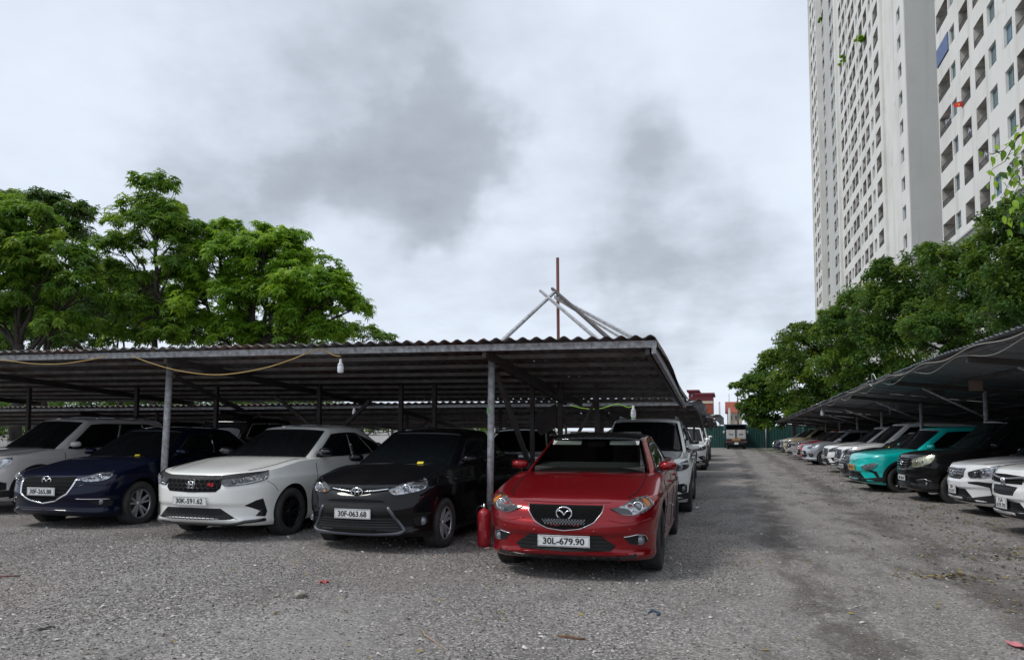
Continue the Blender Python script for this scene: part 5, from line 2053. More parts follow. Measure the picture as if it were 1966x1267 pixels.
        for sg in (1, -1):
            mb = MB()
            y0, y1 = s.ax[0] + s.R + .08, s.ax[1] - s.R - .08
            ps = []
            for k in range(9):
                y = y0 + (y1 - y0) * k / 8
                p, _ = s.side(y, .30, sg)
                ps.append((p.x, y))
            for (xa, ya), (xb, yb) in zip(ps[:-1], ps[1:]):
                mb.bar((xa, ya, .31), (xb, yb, .31), .03, .13)
            mb.build('sill_cladding', M[m], s.root)

    def rails(s, m='satin'):
        for sg in (1, -1):
            pts = []
            for k in range(12):
                S = .16 + .68 * k / 11
                p = s.G(np.array(S), np.array(sg * .86), np.array(1.0))
                e = .045 if 0 < k < 11 else 0.0
                pts.append(Vector(p) + Vector((0, 0, e)))
            mb = MB()
            mb.tube(pts, .016, 6)
            mb.build('roof_rail', M[m], s.root)

    def place(s, label, x, y, yaw, z=None):
        r = s.root
        r['label'] = label
        r['group'] = 'cars parked in the rows under the carports'
        r.location = (x, y, gz(x, y) if z is None else z)
        r.rotation_euler = (0, 0, R(yaw))
        return s


def diag(u0, u1, z0, z1, d, k=1.0):
    o = []
    H = (z1 - z0) / k
    u = u0 - H
    while u < u1 + H:
        o.append([(u, z0), (u + H, z1)])
        o.append([(u, z1), (u + H, z0)])
        u += d
    return o


def honeycomb(u0, u1, z0, z1, w, h):
    o = []
    r = 0
    z = z0
    while z < z1 + h:
        pts = []
        u = u0 - w
        k = 0
        while u < u1 + w:
            pts.append((u + (w / 2 if r % 2 else 0), z + (h * .28 if k % 2 else 0)))
            u += w / 2
            k += 1
        o.append(pts)
        for i, p in enumerate(pts):
            if i % 2:
                o.append([p, (p[0], p[1] + h * .72)])
        z += h
        r += 1
    return o


def hbars(u, z0, z1, n):
    return [[(-u, z0 + (z1 - z0) * k / (n - 1)), (u, z0 + (z1 - z0) * k / (n - 1))] for k in range(n)]


SEDAN_TOP = lambda L, hz: [(0, hz - .05), (.1, hz), (.3, hz + .075), (.75, hz + .155), (1.25, hz + .235), (1.6, 1.0), (2.4, 1.005), (L * .74, 1.04), (L - .75, 1.09), (L - .25, 1.08), (L, 1.0)]


def clear_glass():
    m = bpy.data.materials.new('clear_windshield')
    m.use_nodes = True
    nt = m.node_tree
    nt.nodes.clear()
    out = nt.nodes.new('ShaderNodeOutputMaterial')
    t = nt.nodes.new('ShaderNodeBsdfTransparent')
    t.inputs['Color'].default_value = (0.60, 0.66, 0.64, 1)
    g = nt.nodes.new('ShaderNodeBsdfGlossy')
    g.inputs['Roughness'].default_value = 0.02
    fr = nt.nodes.new('ShaderNodeFresnel')
    fr.inputs['IOR'].default_value = 1.5
    mx = nt.nodes.new('ShaderNodeMixShader')
    nt.links.new(fr.outputs[0], mx.inputs[0])
    nt.links.new(t.outputs[0], mx.inputs[1])
    nt.links.new(g.outputs[0], mx.inputs[2])
    nt.links.new(mx.outputs[0], out.inputs['Surface'])
    return m


M['clear_glass'] = clear_glass()
M['interior'] = mat('interior_trim', (0.045, 0.043, 0.042), .8)
M['seat'] = mat('seat_leather', (0.06, 0.056, 0.053), .55)
M['visor'] = mat('sun_visor', (0.46, 0.45, 0.42), .8)


def interior(s):
    mb = MB()
    for sg in (-1, 1):
        mb.grid(lambda u, v: tuple(s.G(np.array(.05 + .93 * u), np.array(sg * 1.0), np.array(.05 + .9 * v)) * np.array([.96, 1, 1]) - np.array([0, 0, .015])), 16, 8)
    mb.grid(lambda u, v: tuple(s.G(np.array(.03 + .95 * u), np.array(-.97 + 1.94 * v), np.array(.965)) - np.array([0, 0, .02])), 16, 12)
    mb.grid(lambda u, v: tuple(s.G(np.array(.97), np.array(-.97 + 1.94 * u), np.array(.02 + .94 * v)) - np.array([0, .03, .01])), 12, 8)
    o = mb.build('interior', M['interior'], s.root)
    y0 = s.gh[0]
    z0 = float(lerp_list(s.top_l, y0 + .5))
    mb = MB()
    mb.bar((0, y0 + .26, z0 - .0), (0, y0 + .75, z0 + .045), 1.30, .07)
    mb.build('dashboard', M['interior'], s.root)
    mb = MB()
    c = Vector((.37, y0 + .92, z0 + .02))
    e1, e2 = Vector((1, 0, 0)), Vector((0, .35, .94))
    mb.tube([c + (e1 * math.cos(a) + e2 * math.sin(a)) * .185 for a in np.linspace(0, 2 * PI, 29)[:-1]], .015, 7, closed=True)
    mb.bar(c - e1 * .18, c + e1 * .18, .02, .05)
    mb.build('steering_wheel', M['black_plastic'], s.root)
    for x in (-.36, .36):
        mb = MB()
        mb.box((x, y0 + 1.55, z0 + .05), (.46, .16, .5), 0, Matrix.Rotation(R(-14), 3, 'X'))
        mb.box((x, y0 + 1.66, z0 + .37), (.24, .10, .15), 0, Matrix.Rotation(R(-8), 3, 'X'))
        mb.build('seat', M['seat'], s.root)
        mb = MB()
        p = Vector(s.G(np.array(0.0), np.array(x / .66 * .92), np.array(.885)))
        q = Vector(s.G(np.array(0.0), np.array(x / .66 * .92), np.array(.80)))
        mb.bar((x, p.y + .05, p.z - .012), (x, q.y + .055, q.z - .012), .36, .016)
        mb.build('sun_visor', M['visor'], s.root)
    mb = MB()
    p = Vector(s.G(np.array(0.0), np.array(0.0), np.array(.84)))
    mb.box((0, p.y + .1, p.z - .03), (.21, .03, .06))
    mb.build('inside_mirror', M['black_plastic'], s.root)


# ---------------------------------------------------------------- red sedan
def red_sedan():
    c = Car(L=4.865, W=.91, R=.345, ax=(.95, 3.78), paint=paint('soul_red', (0.24, 0.003, 0.007), .5, .32), roof_mat='gloss_black', open_front=True, glass_m='clear_glass',
            top=[(0, .70), (.1, .735), (.3, .80), (.75, .885), (1.2, .965), (1.6, 1.0), (2.4, 1.01), (3.5, 1.04), (4.1, 1.09), (4.6, 1.08), (4.865, 1.0)], cowl=1.28,
            gh=(1.22, 2.12, 3.45, 4.45), roof=[(1.5, 1.39), (2.1, 1.415), (2.6, 1.45), (3.2, 1.435), (3.8, 1.34), (4.5, 1.22)], wb=.80, wr=.60, spokes=10, rim='alloy_dark', ridge=(.40, .20, .022), hood_x=.70,
            nose=[(0, .09), (.05, .01), (.11, -.005), (.155, .03), (.42, .035), (.50, .008), (.66, .012), (.74, .035), (.86, .06), (.94, .095), (1, .17)])
    s = c
    g = cr_closed(sym([(0, .728), (.40, .728), (.40, .728), (.37, .665), (.29, .575), (.16, .517), (0, .50)]), 4)
    gr = s.patch('grille', g, 'dark')
    s.lattice('grille_mesh', g, diag(-.42, .42, .48, .76, .038, 1.0), .0036, 'dark', gr)
    s.lattice('grille_mesh', [(-.23, .60), (.23, .60), (.2, .535), (-.2, .535)], diag(-.25, .25, .53, .61, .03), .004, 'alloy_grey', gr, off=.01)
    s.line('grille_trim', [(.415, .738), (.385, .665), (.30, .568), (.165, .507), (0, .488), (-.165, .507), (-.30, .568), (-.385, .665), (-.415, .738)], .0055, 'satin', parent=gr, off=.002)
    s.badge('wings', .652, .155, gr)
    s.headlight([(.50, .69), (.50, .69), (.62, .725), (.80, .785), (.96, .822), (1.01, .805), (.99, .74), (.93, .70), (.80, .655), (.66, .638), (.56, .655)], 'lamp', ((.78, .715, .048),),
                amber=[(.895, .775), (.945, .785), (.945, .73), (.90, .715)])
    s.patch('headlight_brow', cr_closed([(.47, .70), (.47, .70), (.56, .66), (.70, .645), (.66, .69), (.58, .705)], 4), 'gloss_black', True, off=.012)
    s.fog([(.60, .425), (.74, .445), (.86, .43), (.90, .37), (.80, .345), (.67, .36)], (.79, .392), brow=[(.60, .43), (.74, .452), (.86, .438), (.905, .38)])
    lg = sym([(0, .445), (.36, .445), (.52, .345), (.47, .295), (0, .285)])
    lo = s.patch('lower_grille', lg, 'black_plastic')
    s.lattice('grille_bar', lg, hbars(.55, .31, .425, 4), .008, 'gloss_black', lo)
    s.patch('front_lip', sym([(0, .245), (.55, .25), (.72, .262), (.74, .235), (.5, .215), (0, .21)]), 'gloss_black', off=.012)
    s.line('hood_edge_seam', [(.50, .775), (.38, .765), (.2, .772), (0, .774), (-.2, .772), (-.38, .765), (-.50, .775)], .004, 'dark', sides=4)
    s.line('bumper_crease', [(.42, .60), (.60, .565), (.80, .575), (.93, .60)], .006, s.paint, True, off=-.001)
    for u, z in ((.30, .485), (.66, .50), (.92, .48)):
        for sg in (1, -1):
            p, n = s.wrap(sg * u, z)
            mb = MB()
            mb.tube([p - n * .01, p + n * .004], .013, 12)
            mb.build('parking_sensor', s.paint, s.root)
    s.plate('30L-679.90', .385)
    s.tails()
    interior(s)
    return c


# ---------------------------------------------------------------- black sedan
def black_sedan(text='30F-063.68', detailed=True, pm=None):
    c = Car(L=4.41, W=.85, R=.305, ax=(.85, 3.40), paint=pm or paint('black', (0.004, 0.004, 0.005), 0, .35),
            top=[(0, .68), (.1, .73), (.28, .82), (.7, .93), (1.05, .99), (1.5, 1.0), (2.4, 1.005), (3.3, 1.04), (3.8, 1.09), (4.2, 1.08), (4.41, 1.0)], cowl=1.08,
            gh=(1.02, 1.95, 3.05, 4.0), roof=[(1.3, 1.41), (1.95, 1.435), (2.45, 1.475), (3.0, 1.455), (3.5, 1.36), (4.0, 1.25)], wb=.745, wr=.575, spokes=10, rim='alloy', dlo_trim='black_plastic')
    s = c
    mouth = sym([(0, .575), (.40, .575), (.45, .56), (.62, .31), (.60, .25), (.52, .235), (0, .225)])
    mo = s.patch('grille', mouth, 'black_plastic')
    s.lattice('grille_bar', sym([(0, .42), (.50, .42), (.585, .30), (0, .27)]), hbars(.6, .285, .405, 5), .009, 'gloss_black', mo, .006)
    s.line('grille_trim', [(.43, .545), (.50, .44), (.60, .32), (.635, .275), (.56, .245), (.3, .232), (0, .228), (-.3, .232), (-.56, .245), (-.635, .275), (-.60, .32), (-.50, .44), (-.43, .545)], .022, 'navy_trim', parent=mo, off=.003)
    s.patch('upper_slot', sym([(0, .735), (.2, .748), (.42, .765), (.43, .73), (.2, .70), (0, .665)]), 'dark')
    s.line('chrome_bar', [(.085, .708), (.25, .722), (.42, .742)], .011, 'chrome', True, off=.008)
    s.badge('ovals', .708, .15, s.root, .02)
    s.patch('mid_slot', sym([(0, .632), (.34, .622), (.40, .60), (0, .598)]), 'dark')
    s.headlight([(.42, .735), (.42, .735), (.60, .79), (.85, .865), (1.02, .905), (1.02, .905), (.97, .82), (.88, .745), (.70, .705), (.50, .685)], 'lamp', ((.66, .745, .05),) if detailed else (),
                amber=[(.50, .715), (.525, .72), (.53, .70), (.505, .697)])
    s.fog([(.74, .42), (.93, .44), (.97, .36), (.88, .31), (.76, .33)], (.87, .375))
    s.plate(text, .465, .47, .11)
    s.line('hood_edge_seam', [(.45, .775), (.2, .752), (0, .742), (-.2, .752), (-.45, .775)], .004, 'dark', sides=4)
    s.tails()
    p = s.G(np.array(0.0), np.array(.42), np.array(.2))
    mb = MB()
    mb.box(Vector(p) + Vector((0, -.012, .012)), (.085, .006, .045), 0, Matrix.Rotation(R(-50), 3, 'X'))
    mb.build('parking_tag', M['yellow_tag'], s.root)
    return c


M['navy_trim'] = mat('dark_navy_trim', (0.075, 0.08, 0.10), 0.3, 0.2, coat=.4)


# ---------------------------------------------------------------- white sedan
def white_sedan():
    c = Car(L=4.55, W=.875, R=.315, ax=(.93, 3.53), paint=paint('white', (0.79, 0.785, 0.745), 0, .3), mirror_m='gloss_black',
            top=[(0, .79), (.07, .815), (.22, .865), (.7, .945), (1.2, 1.01), (1.6, 1.02), (2.5, 1.02), (3.4, 1.05), (3.9, 1.1), (4.3, 1.09), (4.55, 1.0)], cowl=1.22,
            gh=(1.16, 2.08, 3.2, 4.15), roof=[(1.4, 1.40), (2.05, 1.43), (2.6, 1.467), (3.2, 1.445), (3.7, 1.35), (4.2, 1.25)], wb=.765, wr=.585, spokes=10, rim='alloy_dark',
            nose=[(0, .09), (.05, .0), (.10, -.01), (.15, .025), (.36, .03), (.42, .005), (.72, .012), (.82, .032), (.93, .055), (1, .10)], glass_m='glass')
    s = c
    s.patch('front_bar', sym([(0, .812), (.42, .815), (.70, .845), (1.06, .905), (1.06, .905), (1.0, .845), (.70, .79), (.42, .765), (0, .762)]), 'black_plastic', off=.006)
    g = sym([(0, .768), (.43, .768), (.42, .66), (.36, .615), (0, .605)])
    gr = s.patch('grille', g, 'dark')
    s.lattice('grille_mesh', g, honeycomb(-.45, .45, .60, .78, .075, .05), .0045, 'alloy_dark', gr)
    s.badge('H', .70, .105, gr, .02)
    rs = link('sport_badge', text_mesh('RS', M['red_badge'], .10, .042, .03), gr)
    p, n = s.wrap(.29, .705)
    rs.location = p + Vector((0, -.016, 0))
    rs.rotation_euler = (0, 0, -.08)
    s.headlight([(.42, .765), (.42, .765), (.65, .785), (.92, .835), (1.05, .885), (1.05, .885), (1.02, .80), (.95, .745), (.72, .70), (.47, .685)], 'lamp_dark', (), smooth=True,
                brow=[(.48, .698), (.72, .715), (.93, .757), (1.0, .80)])
    for sg in (1, -1):
        for k in range(5):
            p, n = s.wrap(sg * (.58 + .085 * k), .745 + .014 * k)
            mb = MB()
            mb.box(p + n * .012, (.055, .02, .042), 0, Matrix.Rotation(sg * (.15 + .1 * k), 3, 'Z'))
            mb.build('led_cell', M['lamp'], s.root)
    lg = sym([(0, .415), (.42, .41), (.64, .27), (.60, .225), (0, .215)])
    lo = s.patch('lower_grille', lg, 'black_plastic')
    s.lattice('grille_mesh', sym([(0, .40), (.40, .395), (.56, .285), (0, .25)]), honeycomb(-.6, .6, .24, .42, .06, .034), .0045, 'alloy_dark', lo)
    s.line('front_lip', [(1.0, .255), (.72, .245), (.62, .222), (.3, .212), (0, .210), (-.3, .212), (-.62, .222), (-.72, .245), (-1.0, .255)], .022, 'gloss_black', off=.0)
    s.fog([(.72, .445), (.86, .505), (.95, .525), (1.03, .36), (1.0, .295), (.86, .31), (.93, .37)], None)
    for z in (.32, .35, .38):
        s.line('fog_louvre', [(.90, z), (1.01, z)], .006, 'gloss_black', True, off=.006)
    s.line('bumper_seam', [(1.0, .74), (1.12, .68), (1.2, .60)], .0035, 'dark', True, sides=4)
    s.plate('30K-591.62', .50)
    s.tails()
    return c


# ---------------------------------------------------------------- navy hatchback
def navy_hatch():
    c = Car(L=4.47, W=.8975, R=.325, ax=(.92, 3.62), paint=paint('navy', (0.003, 0.006, 0.022), .3, .33),
            top=[(0, .68), (.1, .725), (.3, .80), (.75, .885), (1.25, .975), (1.6, 1.0), (2.4, 1.01), (3.3, 1.05), (3.9, 1.1), (4.47, 1.02)], cowl=1.3,
            gh=(1.25, 2.12, 3.55, 4.25), roof=[(1.5, 1.40), (2.1, 1.43), (2.6, 1.465), (3.2, 1.45), (3.8, 1.37), (4.3, 1.3)], wb=.79, wr=.60, spokes=10, rim='alloy')
    s = c
    g = cr_closed(sym([(0, .745), (.46, .745), (.46, .745), (.45, .66), (.38, .52), (.2, .42), (0, .39)]), 4)
    gr = s.patch('grille', g, 'dark')
    s.lattice('grille_bar', g, hbars(.5, .48, .72, 6), .008, 'alloy_dark', gr)
    s.line('grille_trim', [(.56, .70), (.49, .70), (.46, .62), (.40, .51), (.21, .41), (0, .375), (-.21, .41), (-.40, .51), (-.46, .62), (-.49, .70), (-.56, .70)], .016, 'chrome', parent=gr, off=.003)
    s.badge('wings', .69, .15, gr)
    s.headlight([(.53, .715), (.53, .715), (.70, .755), (.90, .81), (1.06, .86), (1.06, .86), (1.02, .79), (.94, .72), (.80, .685), (.62, .68)], 'lamp', ((.82, .735, .042),))
    s.fog([(.66, .43), (.84, .455), (1.02, .40), (1.0, .33), (.84, .335), (.74, .38)], (.84, .40), brow=[(.52, .445), (.68, .44), (.84, .435), (.98, .43)])
    s.patch('lower_grille', sym([(0, .315), (.45, .315), (.6, .27), (.5, .235), (0, .23)]), 'black_plastic')
    s.line('bumper_crease', [(.50, .60), (.64, .645), (.80, .62), (1.0, .63)], .006, s.paint, True)
    s.plate('30F-265.88', .545, .47, .11)
    s.tails()
    p = s.G(np.array(0.0), np.array(.45), np.array(.2))
    mb = MB()
    mb.box(Vector(p) + Vector((0, -.012, .012)), (.085, .006, .045), 0, Matrix.Rotation(R(-50), 3, 'X'))
    mb.build('parking_tag', M['yellow_tag'], s.root)
    return c


# ---------------------------------------------------------------- crossovers and others
def crossover(pm, hood=1.0, roof=1.69, L=4.5, W=.91, R_=.345, grille='bars', badge='oval', rim='alloy', clad=True, rail=True, text=None, lamp='lamp', two=None, lampz=0, bot=.22, lamp_h=1.0, fog=True):
    top = [(0, hood - .20), (.07, hood - .13), (.2, hood - .05), (.8, hood + .03), (1.15, hood + .07), (1.5, hood + .08), (L * .5, hood + .085), (L * .8, hood + .13), (L - .2, hood + .12), (L, hood)]
    c = Car(L=L, W=W, R=R_, ax=(.88, .88 + L * .593), paint=pm, top=top, cowl=1.08, drop=.05,
            gh=(1.02, 1.82, L - .62, L - .12), roof=[(1.2, roof - .08), (1.75, roof - .045), (2.3, roof), (3.2, roof - .01), (L - .5, roof - .09), (L, roof - .2)], wb=W - .105, wr=W - .265,
            sidep=[(.2, .93), (.33, .97), (.4, .965), (.6, .978), (.82, 1.0), (.90, 1.0), (.925, .985), (1.05, .955), (1.3, .905)], bot=[(0, bot + .06), (.2, bot), (.8, bot - .02), (L - 1, bot), (L, bot + .15)], spokes=5 if R_ > .36 else 10, rim=rim,
            dlo=(.04, .42, .70, .93), dtop=[(0, .87), (.8, .87), (1, .7)], nose=[(0, .12), (.07, .02), (.13, 0), (.18, .03), (.40, .03), (.46, .0), (.62, .0), (.72, .022), (.9, .045), (1, .10)], flare=.018, ridge=(.40, .18, .02))
    s = c
    h = hood
    if grille == 'bars':
        g = sym([(0, h - .14), (.44, h - .15), (.46, h - .24), (.36, h - .36), (0, h - .38)])
        gr = s.patch('grille', g, 'dark')
        s.lattice('grille_bar', g, hbars(.5, h - .34, h - .18, 4), .011, 'chrome', gr)
    elif grille == 'mesh':
        g = cr_closed(sym([(0, h - .15), (.40, h - .16), (.46, h - .28), (.40, h - .42), (0, h - .46)]), 4)
        gr = s.patch('grille', g, 'dark')
        s.lattice('grille_mesh', g, diag(-.5, .5, h - .48, h - .13, .05), .005, 'alloy_grey', gr)
        s.line('grille_trim', [(.44, h - .15), (.49, h - .28), (.42, h - .43), (0, h - .475), (-.42, h - .43), (-.49, h - .28), (-.44, h - .15)], .012, 'chrome', parent=gr)
    elif grille == 'wing':
        g = sym([(0, h - .15), (.5, h - .16), (.47, h - .27), (0, h - .28)])
        gr = s.patch('grille', g, 'dark')
        s.line('grille_bar', [(.6, h - .17), (.2, h - .205), (0, h - .215), (-.2, h - .205), (-.6, h - .17)], .017, 'satin', parent=gr, off=.012)
        g2 = sym([(0, h - .30), (.38, h - .31), (.30, h - .43), (0, h - .44)])
        l2 = s.patch('lower_grille', g2, 'black_plastic')
        s.lattice('grille_mesh', g2, honeycomb(-.4, .4, h - .45, h - .29, .05, .035), .004, 'alloy_grey', l2)
    elif grille == 'blank':
        gr = s.root
        s.line('chrome_line', [(.80, h - .13), (.3, h - .185), (.08, h - .225), (0, h - .25), (-.08, h - .225), (-.3, h - .185), (-.80, h - .13)], .007, s.paint, off=.006)
    if badge:
        s.badge(badge, h - (.25 if grille != 'blank' else .215), .14, gr, .022)
    if grille == 'blank':
        s.headlight([(.50, h - .38), (.60, h - .325), (.78, h - .275), (.92, h - .26), (.86, h - .36), (.74, h - .42), (.60, h - .43)], 'lamp_white', ((.70, h - .355, .035),))
        s.fog([(.60, .55), (.78, .56), (.90, .52), (.96, .40), (.90, .375), (.82, .48), (.70, .53)], None)
    else:
        z = h - .16 + lampz
        s.headlight([(.50, z - .04), (.50, z - .04), (.66, z + .005), (.90, z + .06), (1.05, z + .09), (1.05, z + .09), (1.02, z - .02 * lamp_h + .02), (.90, z - .07 * lamp_h), (.68, z - .105 * lamp_h), (.54, z - .10 * lamp_h)], lamp, ((.78, z - .035 * lamp_h, .036), (.64, z - .045 * lamp_h, .034)))
        if fog:
          s.fog([(.62, .52), (.82, .55), (.98, .50), (.98, .40), (.84, .38), (.70, .42)], (.86, .465), brow=[(.62, .53), (.82, .56), (.98, .51)])
    lg = sym([(0, .50), (.40, .49), (.56, .36), (0, .34)])
    lo = s.patch('lower_grille', lg, 'black_plastic')
    s.lattice('grille_bar', lg, hbars(.55, .37, .47, 4), .008, 'gloss_black', lo)
    s.patch('bumper_lip', sym([(0, bot + .13), (.6, bot + .13), (.95, bot + .17), (1.1, bot + .17), (1.1, bot + .07), (.8, bot + .055), (0, bot + .05)]), 'black_plastic', off=.01)
    if clad:
        s.cladding()
    if rail:
        s.rails()
    if two:
        s.plate(None, .46, .33, .165, two=two)
    elif text:
        s.plate(text, .55, .47, .11)
    s.tails()
    return c


def big_suv():
    c = crossover(paint('black_suv', (0.007, 0.007, 0.008), .1, .33), hood=1.12, roof=1.82, L=4.7, W=.92, R_=.385, grille='bars', badge='ovals', lamp='lamp_old', rail=True, clad=False, text='30A-186.60', bot=.30, rim='alloy_grey', lampz=.02, lamp_h=1.75)
    return c


def small_hatch(pm, text=None):
    L = 3.78
    c = Car(L=L, W=.83, R=.295, ax=(.74, 3.16), paint=pm, top=[(0, .72), (.08, .78), (.25, .86), (.6, .94), (.95, 1.0), (1.3, 1.02), (2.4, 1.04), (3.3, 1.09), (L, 1.0)], cowl=.92, drop=.05,
            gh=(.86, 1.65, 3.1, 3.62), roof=[(1.0, 1.42), (1.6, 1.455), (2.1, 1.505), (2.8, 1.49), (3.3, 1.43), (3.78, 1.3)], wb=.735, wr=.575, spokes=8, rim='alloy', dlo=(.04, .45, .8, .8), dtop=[(0, .87), (.8, .87), (1, .7)])
    s = c
    g = cr_closed(sym([(0, .60), (.36, .60), (.44, .46), (.38, .33), (0, .30)]), 4)
    gr = s.patch('grille', g, 'black_plastic')
    s.lattice('grille_bar', g, hbars(.5, .35, .56, 5), .008, 'alloy_dark', gr)
    s.badge('oval', .70, .12, s.root)
    s.headlight([(.46, .72), (.60, .80), (.78, .88), (.95, .92), (.94, .82), (.80, .74), (.60, .69)], 'lamp', ((.68, .775, .045),))
    s.fog([(.56, .48), (.74, .50), (.84, .40), (.72, .33), (.60, .36)], (.70, .42))
    if text:
        s.plate(text, .50, .47, .11)
    s.tails()
    return c


def mpv():
    c = crossover(paint('pearl_white', (0.73, 0.735, 0.745), 0, .3), hood=.98, roof=1.66, L=4.45, W=.868, R_=.315, grille='none', badge=None, clad=False, rail=False, rim='alloy', fog=False, lamp_h=1.25)
    s = c
    s.fog([(.50, .62), (.70, .635), (.92, .62), (1.0, .58), (1.03, .42), (1.0, .36), (.66, .33), (.60, .36), (.90, .41), (.88, .54), (.70, .575), (.52, .59)], (.93, .50))
    h = .98
    g = sym([(0, .84), (.38, .845), (.37, .70), (.27, .655), (0, .65)])
    gr = s.patch('grille', g, 'gloss_black', off=.006)
    for k in range(4):
        for i in range(-4, 5):
            z = .685 + .042 * k
            if abs(i) * .075 < .34 - (.06 if k == 0 else 0):
                p, n = s.wrap(i * .075, z)
                mb = MB()
                mb.box(p + n * .012, (.058, .014, .02))
                mb.build('grille_stud', M['chrome'], gr)
    s.badge('S', .755, .13, gr, .034)
    s.plate(None, .47, .33, .165, two=('30H', '412.07'))
    return c


def copy_car(c, label, x, y, yaw, pm=None, z=None):
    """copy of a finished car with all its parts, optionally in another paint"""
    old = c.paint
    swap = {}

    def cp(o, parent):
        n = o.copy()
        COL.objects.link(n)
        n.parent = parent
        if pm and o.data and any(m == old for m in o.data.materials):
            if o.data not in swap:
                d = o.data.copy()
                for i, m in enumerate(d.materials):
                    if m == old:
                        d.materials[i] = pm
                swap[o.data] = d
            n.data = swap[o.data]
        for ch in o.children:
            cp(ch, n)
        return n
    r = cp(c.root, None)
    r['label'] = label
    r.location = (x, y, gz(x, y) if z is None else z)
    r.rotation_euler = (0, 0, R(yaw))
    return r


WHITE = paint('plain_white', (0.79, 0.79, 0.775), 0, .3)
c_red = red_sedan().place('red sedan with a black roof and plate 30L-679.90, parked first beside the fire extinguisher', -1.565, 7.25, .5, .008)
c_blk = black_sedan().place('black sedan with plate 30F-063.68 between the white sedan and the grey front post', -4.22, 7.93, -2.2, .044)
c_wht = white_sedan().place('white sedan with black wheels, red sport badge and plate 30K-591.62', -6.48, 7.92, -3.1, .10)
c_nav = navy_hatch().place('navy blue hatchback with a chrome winged grille and plate 30F-265.88', -9.28, 8.31, 1.3, .08)
c_suv = crossover(paint('rose_white', (0.62, 0.585, 0.575), 0, .32), hood=1.0, roof=1.63, L=4.3, W=.895, grille='mesh', badge='oval', text='30G-118.24', rim='alloy_grey')
c_suv.place('off white crossover with black wheel arches, leftmost in the front row beside the navy hatchback', -12.35, 9.35, -8, .10)
c_w2 = crossover(WHITE, hood=1.03, roof=1.73, L=4.6, W=.92, grille='mesh', badge='oval', text='30H-702.15', rim='alloy_dark')
c_w2.place('tall white crossover with roof rails directly behind the red sedan', -1.52, 13.2, 1.0, .0)
# rows behind
copy_car(c_blk, 'black sedan with a glinting roof edge parked behind the black sedan of the front row', -4.15, 13.3, 2, paint('black_b', (0.008, 0.008, 0.009), .1, .3))
copy_car(c_nav, 'black hatchback behind the gap between the white and black front sedans', -6.75, 13.6, -1, c_blk.paint)
copy_car(c_nav, 'dark hatchback in the second row behind the white sedan', -9.5, 13.9, 1, paint('charcoal', (0.02, 0.02, 0.022), .2, .35))
copy_car(c_w2, 'dark tall crossover in the second row behind the navy hatchback', -12.4, 14.6, 1, paint('dark_brown', (0.018, 0.014, 0.014), .2, .35))
copy_car(c_suv, 'black crossover in the second row behind the off white crossover', -15.3, 15.0, -2, c_blk.paint)
copy_car(c_suv, 'dark crossover hidden behind the tall white crossover', -1.75, 20.6, 1, paint('dark_grey', (0.03, 0.03, 0.032), .2, .35), 0)
c_w3 = copy_car(c_suv, 'white crossover third along the driveway edge behind the tall white one', -1.62, 28.2, 0, WHITE, 0)
c_van = copy_car(c_w2, 'farthest white crossover along the driveway edge by the left carports', -1.72, 36.5, 0, paint('white_b', (0.66, 0.66, 0.64), 0, .3), 0)
copy_car(c_nav, 'dark car last along the driveway edge before the green fence', -1.85, 42.5, 0, paint('dark_green', (0.012, 0.02, 0.02), .2, .35), 0)
copy_car(c_nav, 'dark hatchback added at the far left of the second row to darken the gap', -18.4, 15.2, 0, paint('charcoal_b', (0.015, 0.015, 0.017), .2, .35))  # extra car added to darken a bright gap at the left edge
# right row, from near to far
c_crv = crossover(WHITE, hood=1.01, roof=1.69, L=4.6, W=.925, R_=.35, grille='wing', badge='H', two=('15A', '629.78'), rim='alloy_grey')
c_crv.place('white crossover with square plate 15A 629.78 at the right edge', 3.75, 12.2, -86, 0)
mpv().place('white people carrier with a studded chrome grille between the black SUV and the right edge', 3.9, 15.2, -86, -.03)
big_suv().place('large black SUV with yellowed headlights beside the turquoise car', 3.6, 17.9, -86, -.08)
M['teal'] = paint('turquoise', (0.0, 0.50, 0.46), 0, .33)
c_tq = crossover(M['teal'], hood=.99, roof=1.61, L=4.3, W=.895, R_=.345, grille='blank', badge='V', clad=True, rail=False, rim='alloy_dark')
c_tq.plate('30K-924.11', .60, .47, .14, 'plate_y')
c_tq.place('bright turquoise crossover with a yellow plate in the right row', 3.0, 20.4, -81, -.03)
copy_car(c_blk, 'black sedan with a chrome lower grille beyond the turquoise car', 3.15, 23.3, -84, paint('black_c', (0.01, 0.01, 0.011), .1, .3), 0)
copy_car(c_w2, 'white crossover next beyond the black sedan in the right row', 3.35, 25.9, -86, WHITE, 0)
c_mb = crossover(WHITE, hood=1.0, roof=1.63, L=4.5, W=.91, grille='mesh', badge='star', clad=True, rail=False, rim='alloy_grey', text='30F-551.09')
c_mb.place('white crossover with a star badge beside the empty bay in the right row', 3.3, 28.8, -86, 0)
c_sil = small_hatch(paint('silver', (0.42, 0.44, 0.47), .5, .35), '30A-437.02')
c_sil.place('small silver hatchback past the empty bay in the right row', 3.15, 34.9, -82, 0)
copy_car(c_sil, 'bright red small hatchback just beyond the silver hatchback', 3.2, 38.0, -84, paint('red_b', (0.28, 0.012, 0.015), .1, .35), 0)
copy_car(c_wht, 'grey sedan between the red hatchback and the maroon sedan', 3.0, 40.6, -84, paint('grey_b', (0.35, 0.34, 0.33), .3, .35), 0)
copy_car(c_red, 'maroon sedan near the far end of the right row', 3.1, 43.6, -84, paint('maroon', (0.10, 0.008, 0.014), .2, .35), 0)
copy_car(c_suv, 'beige crossover near the far end of the right row', 3.1, 47.6, -84, paint('beige', (0.42, 0.36, 0.22), .2, .35), 0)
copy_car(c_nav, 'dark blue car last in the right row by the green fence', 3.0, 53.4, -80, None, 0)

